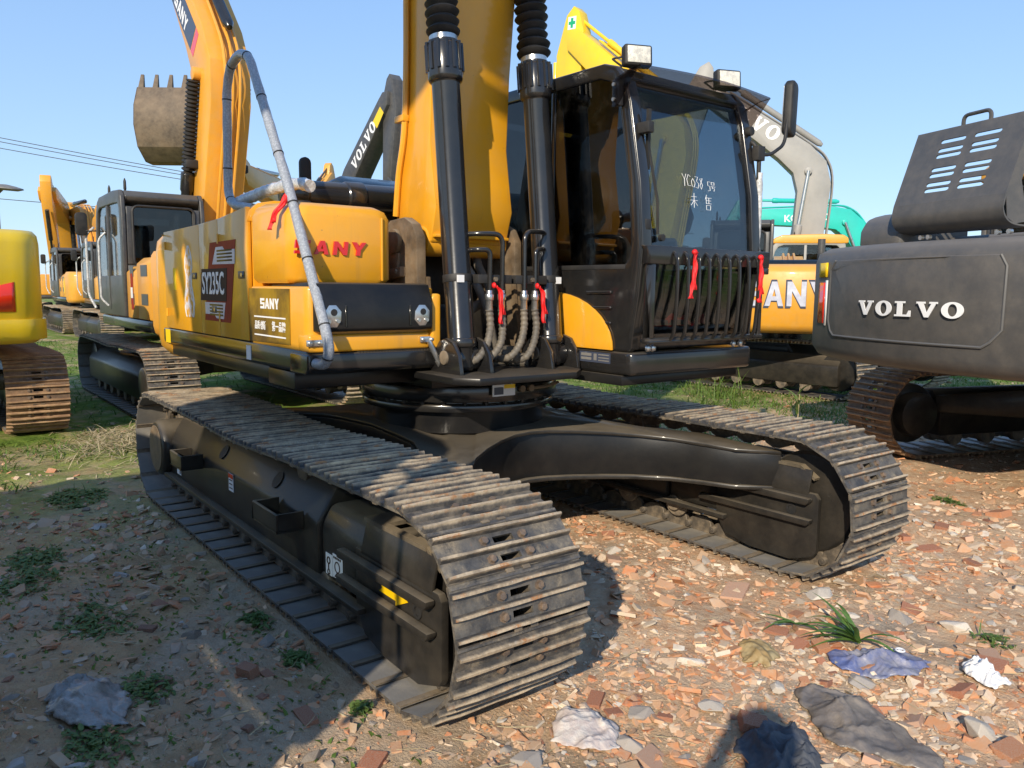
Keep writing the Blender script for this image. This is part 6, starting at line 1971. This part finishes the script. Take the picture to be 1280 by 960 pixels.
    weed(-.55, -2.52, 170, .15, .045, 'low weed patch at the left edge below the red brick', 43)
    weed(.22, -2.34, 190, .15, .045, 'weed patch between grey stones and the bare dirt at left', 44)
    weed(1.12, -2.30, 190, .10, .035, 'weed patch beside the crumpled plastic bag', 45)
    weed(1.44, -2.55, 240, .11, .035, 'bright green weed patch in the bottom left corner', 46)
    weed(.74, -1.70, 120, .06, .04, 'small weed tuft close to the lower track plates', 47)
    weed(1.26, -1.70, 130, .05, .035, 'small bright weed at the corner of the lower track plates', 48)
    weed(1.80, -1.66, 70, .04, .03, 'tiny weed at the outer edge of the front shoe', 49)
    weed(1.75, 3.52, 80, .09, .04, 'small yellow-green weed in the brick rubble at right', 50)
    weed(3.05, 1.05, 60, .06, .035, 'little weed at the right edge above the white rag', 51)
    # grass sward further off: nobody could count it
    V, F = [], []
    base = 0
    def sward(n, x0, x1, y0, y1, L, thr, seed):
        nonlocal base
        x = RNG.uniform(x0, x1, n); y = RNG.uniform(y0, y1, n)
        k = (fbm(x, y, .55, seed, 3) > thr) & clear(x, y, .05)
        x, y = x[k], y[k]; z = terr(x, y)
        for i in range(len(x)):
            v, f = blade_verts((x[i], y[i], z[i] - .01), RNG.uniform(0, 6.28), L * RNG.uniform(.4, 1.2), .014, RNG.uniform(.5, 1.4), RNG.uniform(.1, .7), 2)
            V.extend(v); F.extend([tuple(q + base for q in ff) for ff in f]); base += len(v)
    sward(17000, -8, 1.0, 6.6, 16, .15, .38, 5)
    sward(6000, -22, -4.2, -2.2, 5, .16, .44, 6)
    sward(4500, -5, -.3, 2.6, 7.0, .19, .42, 8)
    sward(2600, -3.2, 2.3, -2.95, -1.62, .045, .53, 12)
    sward(900, -5.5, -3.0, -2.6, -.8, .14, .44, 9)
    me = fast_mesh('grass', np.array(V), np.array(F), True); me.materials.append(M['grass'])
    o = bpy.data.objects.new('grass', me); COL.objects.link(o); o['kind'] = 'stuff'; o['label'] = 'short grass growing across the back of the yard'
    # dry stalks lying about
    b = MB(); r2 = random.Random(77)
    for k in range(420):
        d = 1.5 + 7 * r2.random() ** 1.4; a = 2.4852 + r2.uniform(-.65, .65)
        x, y = CX + d * math.cos(a), CY + d * math.sin(a)
        if not bool(clear(np.array([x]), np.array([y]), .0)[0]): continue
        L = r2.uniform(.04, .20); az = r2.uniform(0, 6.28)
        z = float(terr(x, y)) + r2.uniform(.008, .028)
        b.tube([(x, y, z), (x + L * .5 * math.cos(az), y + L * .5 * math.sin(az), z + r2.uniform(-.003, .014)), (x + L * math.cos(az + .25), y + L * math.sin(az + .25), z + r2.uniform(-.008, .01))], r2.uniform(.0010, .0024), 3)
    o = b.build('straw', 'straw', None, kind='stuff')
    # heap of dry grass behind the near track, at the left machine
    b = MB(); r2 = random.Random(78)
    for k in range(900):
        x = -4.6 + r2.gauss(0, .55); y = -1.15 + r2.gauss(0, .35)
        h = .16 * math.exp(-((x + 4.6) ** 2 / .5 + (y + 1.15) ** 2 / .2))
        v, f = blade_verts((x, y, float(terr(x, y)) + h * r2.random()), r2.uniform(0, 6.28), r2.uniform(.12, .4), .007, r2.uniform(-.05, .5), r2.uniform(.1, .6), 3)
        b.add(v, f)
    o = b.build('cut_grass', 'straw', None, kind='stuff', smooth=80)

def litter():
    film = lambda n, c, c2: make_mat(n, c, .34, var=(c2, 7, .35, .65), bump=(55, .35), dust=((.42, .33, .22), .30, .12))
    crumpled('plastic_sheet', [(2.77, -.22), (2.81, -.05), (2.97, .0), (3.14, -.05), (3.32, -.13), (3.44, -.27), (3.26, -.33), (3.10, -.42), (2.94, -.34)], .065, film("dirty_grey_plastic", (.095, .085, .08), (.20, .17, .145)), 'crumpled dirty grey plastic sheet in the rubble at bottom right', 'plastic sheet', 3, 7)
    crumpled('cloth', [(2.86, -.72), (2.84, -.50), (2.98, -.42), (3.10, -.52), (3.24, -.68), (3.1, -.85)], .075, make_mat("dark_slate_cloth", (.055, .062, .075), .85, var=((.11, .11, .115), 12, .35, .7), bump=(90, .3)), 'dark slate cloth heap at the bottom edge beside the grey sheet', 'cloth', 5, 10)
    bl = crumpled('plastic_bag', [(2.68, .19), (2.76, .36), (2.82, .50), (3.00, .50), (3.05, .30), (2.94, .16), (2.80, .12)], .045, film("dusty_blue_plastic", (.05, .09, .26), (.26, .26, .30)), 'torn blue plastic bag with a white mark under the strap-leaved plant', 'plastic bag', 8, 10)
    b = MB(); z = float(terr(2.93, .40)) + .058
    b.tube([(2.915 + .018 * math.cos(a), .40 + .018 * math.sin(a), z) for a in [k * PI / 8 for k in range(17)]], .004, 6)
    b.box(2.910, 2.920, .392, .408, z - .002, z + .004); b.build('bag_mark', 'white', bl, kind='stuff')
    crumpled('rag', [(3.10, .575), (3.13, .665), (3.21, .64), (3.30, .55), (3.27, .455), (3.17, .48)], .07, make_mat("white_rag_cloth", (.72, .70, .67), .8, bump=(120, .2)), 'crumpled white rag on the brick rubble at right', 'rag', 12, 14)
    crumpled('plastic_bag', [(.90, -2.58), (.88, -2.46), (1.02, -2.38), (1.20, -2.36), (1.38, -2.42), (1.36, -2.54), (1.14, -2.66), (.98, -2.66)], .07, make_mat("dirty_clear_plastic", (.33, .31, .285), .3, coat=.3, var=((.21, .19, .165), 9, .35, .65), bump=(60, .6)), 'grey crumpled plastic bag lying in the shaded dirt at lower left', 'plastic bag', 15, 9)
    sh = crumpled('cardboard_scrap', [(2.37, -.02), (2.47, .09), (2.57, .02), (2.63, -.12), (2.53, -.19), (2.44, -.12)], .05, make_mat("brown_card", (.30, .20, .08), .6, var=((.42, .32, .16), 14, .4, .6)), 'curled brown scrap standing in the sunlit rubble', 'scrap', 18, 6)
    crumpled('paper_scrap', [(3.0, -.98), (3.03, -.90), (3.10, -.89), (3.13, -.96), (3.06, -1.0)], .03, make_mat("mauve_paper", (.42, .34, .45), .7), 'small mauve scrap at the bottom edge', 'scrap', 22, 18)
    crumpled('plaster_lump', [(2.30, -1.08), (2.36, -.94), (2.50, -.92), (2.60, -1.02), (2.56, -1.16), (2.42, -1.2)], .05, make_mat("pale_plaster", (.50, .42, .38), .9, var=((.60, .54, .48), 20, .4, .6), bump=(60, .5)), 'pale plaster lump in front of the near track shoe', 'plaster', 25, 8)

# ------------------------------------------------------------------ lamp post, power lines, photographer
def street_lamp():
    root = empty('street_lamp', (-21.2, -.78, 0))
    tag(root, 'grey street lamp with a round flat head above the lemon yellow machine', 'street lamp')
    b = MB(); b.tube(smooth_path([(0, 0, 0), (0, 0, 2), (.0, .0, 3.6), (.0, -.02, 4.3), (-.06, -.16, 4.62), (-.14, -.34, 4.68)]), .085, 10); b.build('pole', 'concrete', root)
    b = MB(); b.lathe([(.02, -.06), (.30, -.05), (.44, 0), (.42, .03), (.25, .07), (.05, .10)], (.05, .24, 4.20), (.12, .05, 1), 28); hd = b.build('lamp_head', 'concrete', root, .006)
    b = MB(); b.tube([(0, 0, 4.0), (.05, .24, 4.26)], .05, 8); b.build('bracket', 'concrete', root)
def power_lines():
    for a, c, lab in (((-66, -2, 12.7), (-44, 27, 6.9), 'topmost power line crossing the sky at left'), ((-66, -2, 12.4), (-44, 27, 6.75), 'middle power line crossing the sky at left'), ((-66, -2, 11.9), (-44, 27, 6.6), 'lower of the three close power lines at left'), ((-66, -3, 7.85), (-44, 27, 5.9), 'single low power line beside the street lamp')):
        A = Vector(a); C = Vector(c); d = C - A
        A = A - d * .35; C = C + d * .5; n = 24
        pts = [A.lerp(C, i / n) - Vector((0, 0, .9 * 4 * (i / n) * (1 - i / n) - .75)) for i in range(n + 1)]
        b = MB(); b.tube(pts, .028, 6); o = b.build('power_line', 'wire', None); tag(o, lab, 'power line', 'power lines')

def photographer():
    """the person whose shadow falls into the picture; stands behind the camera, phone held up"""
    o = Vector((4.80, -3.22, 0))
    root = empty('person', o, 2.4852)
    tag(root, 'person in dark clothes holding up a phone, standing where the picture is taken', 'person')
    J = {'pel': (0, 0, .95), 'ch': (.01, 0, 1.28), 'nk': (.02, 0, 1.48), 'hd0': (.05, 0, 1.58), 'hd1': (.06, 0, 1.70), 'hd2': (.05, 0, 1.75)}
    E = [('pel', 'ch'), ('ch', 'nk'), ('nk', 'hd0'), ('hd0', 'hd1'), ('hd1', 'hd2')]
    Rr = {'pel': .15, 'ch': .165, 'nk': .065, 'hd0': .088, 'hd1': .10, 'hd2': .06}
    for s, q in ((1, 'l'), (-1, 'r')):
        J.update({q + 'hip': (0, s * .10, .90), q + 'kn': (.03, s * .12, .50), q + 'an': (0, s * .13, .10), q + 'toe': (.17, s * .15, .045),
                  q + 'sh': (.01, s * .19, 1.42), q + 'el': (.12, s * .28, 1.28), q + 'wr': (.24, s * .10, 1.52), q + 'pa': (.26, s * .07, 1.58)})
        E += [('pel', q + 'hip'), (q + 'hip', q + 'kn'), (q + 'kn', q + 'an'), (q + 'an', q + 'toe'), ('ch', q + 'sh'), (q + 'sh', q + 'el'), (q + 'el', q + 'wr'), (q + 'wr', q + 'pa')]
        Rr.update({q + 'hip': .10, q + 'kn': .065, q + 'an': .045, q + 'toe': .04, q + 'sh': .068, q + 'el': .048, q + 'wr': .032, q + 'pa': .036})
        for k in range(5):
            f0, f1, f2 = q + 'f%d0' % k, q + 'f%d1' % k, q + 'f%d2' % k
            if k < 4:
                J[f0] = (.268, s * .066, 1.605 - .018 * k + .012); J[f1] = (.285, s * .045, 1.612 - .018 * k + .01); J[f2] = (.276, s * .022, 1.612 - .018 * k + .01)
            else:
                J[f0] = (.25, s * .055, 1.585); J[f1] = (.247, s * .035, 1.592); J[f2] = (.246, s * .018, 1.60)
            E += [(q + 'pa', f0), (f0, f1), (f1, f2)]
            for f in (f0, f1, f2): Rr[f] = .009
    names = list(J); ix = {n: i for i, n in enumerate(names)}
    me = bpy.data.meshes.new('body')
    me.from_pydata([J[n] for n in names], [(ix[a], ix[c]) for a, c in E], [])
    ob = bpy.data.objects.new('body', me); COL.objects.link(ob); ob.parent = root
    sk = ob.modifiers.new('skin', 'SKIN'); sk.use_smooth_shade = True
    for n in names:
        d = me.skin_vertices[0].data[ix[n]]; d.radius = (Rr[n], Rr[n]); d.use_root = n == 'pel'
    sb = ob.modifiers.new('sub', 'SUBSURF'); sb.levels = 1; sb.render_levels = 2
    me.materials.append(make_mat("dark_clothes", (.035, .04, .05), .85))
    b = MB(); b.lathe([(.02, .11), (.075, .095), (.105, .05), (.11, 0), (.10, -.03)], (.045, 0, 1.675), (-.15, 0, 1), 20); b.build('hair', 'rubber', root)
    b = MB(); b.box(.262, .270, -.075, .075, 1.58, 1.66); b.build('phone', 'rubber', root, .003)
# ------------------------------------------------------------------ assemble
TRACKS += [(0, 0, 0), (-7.62, -3.19, PI), (-7.62, .80, PI), (-3.9, 9.75, 0), (2.2, 6.28, math.radians(70))]
build_ground()
main_excavator()
ribbons()
build_fleet()
street_lamp()
power_lines()
rubble_stuff()
loose_pieces()
plants()
litter()
photographer()
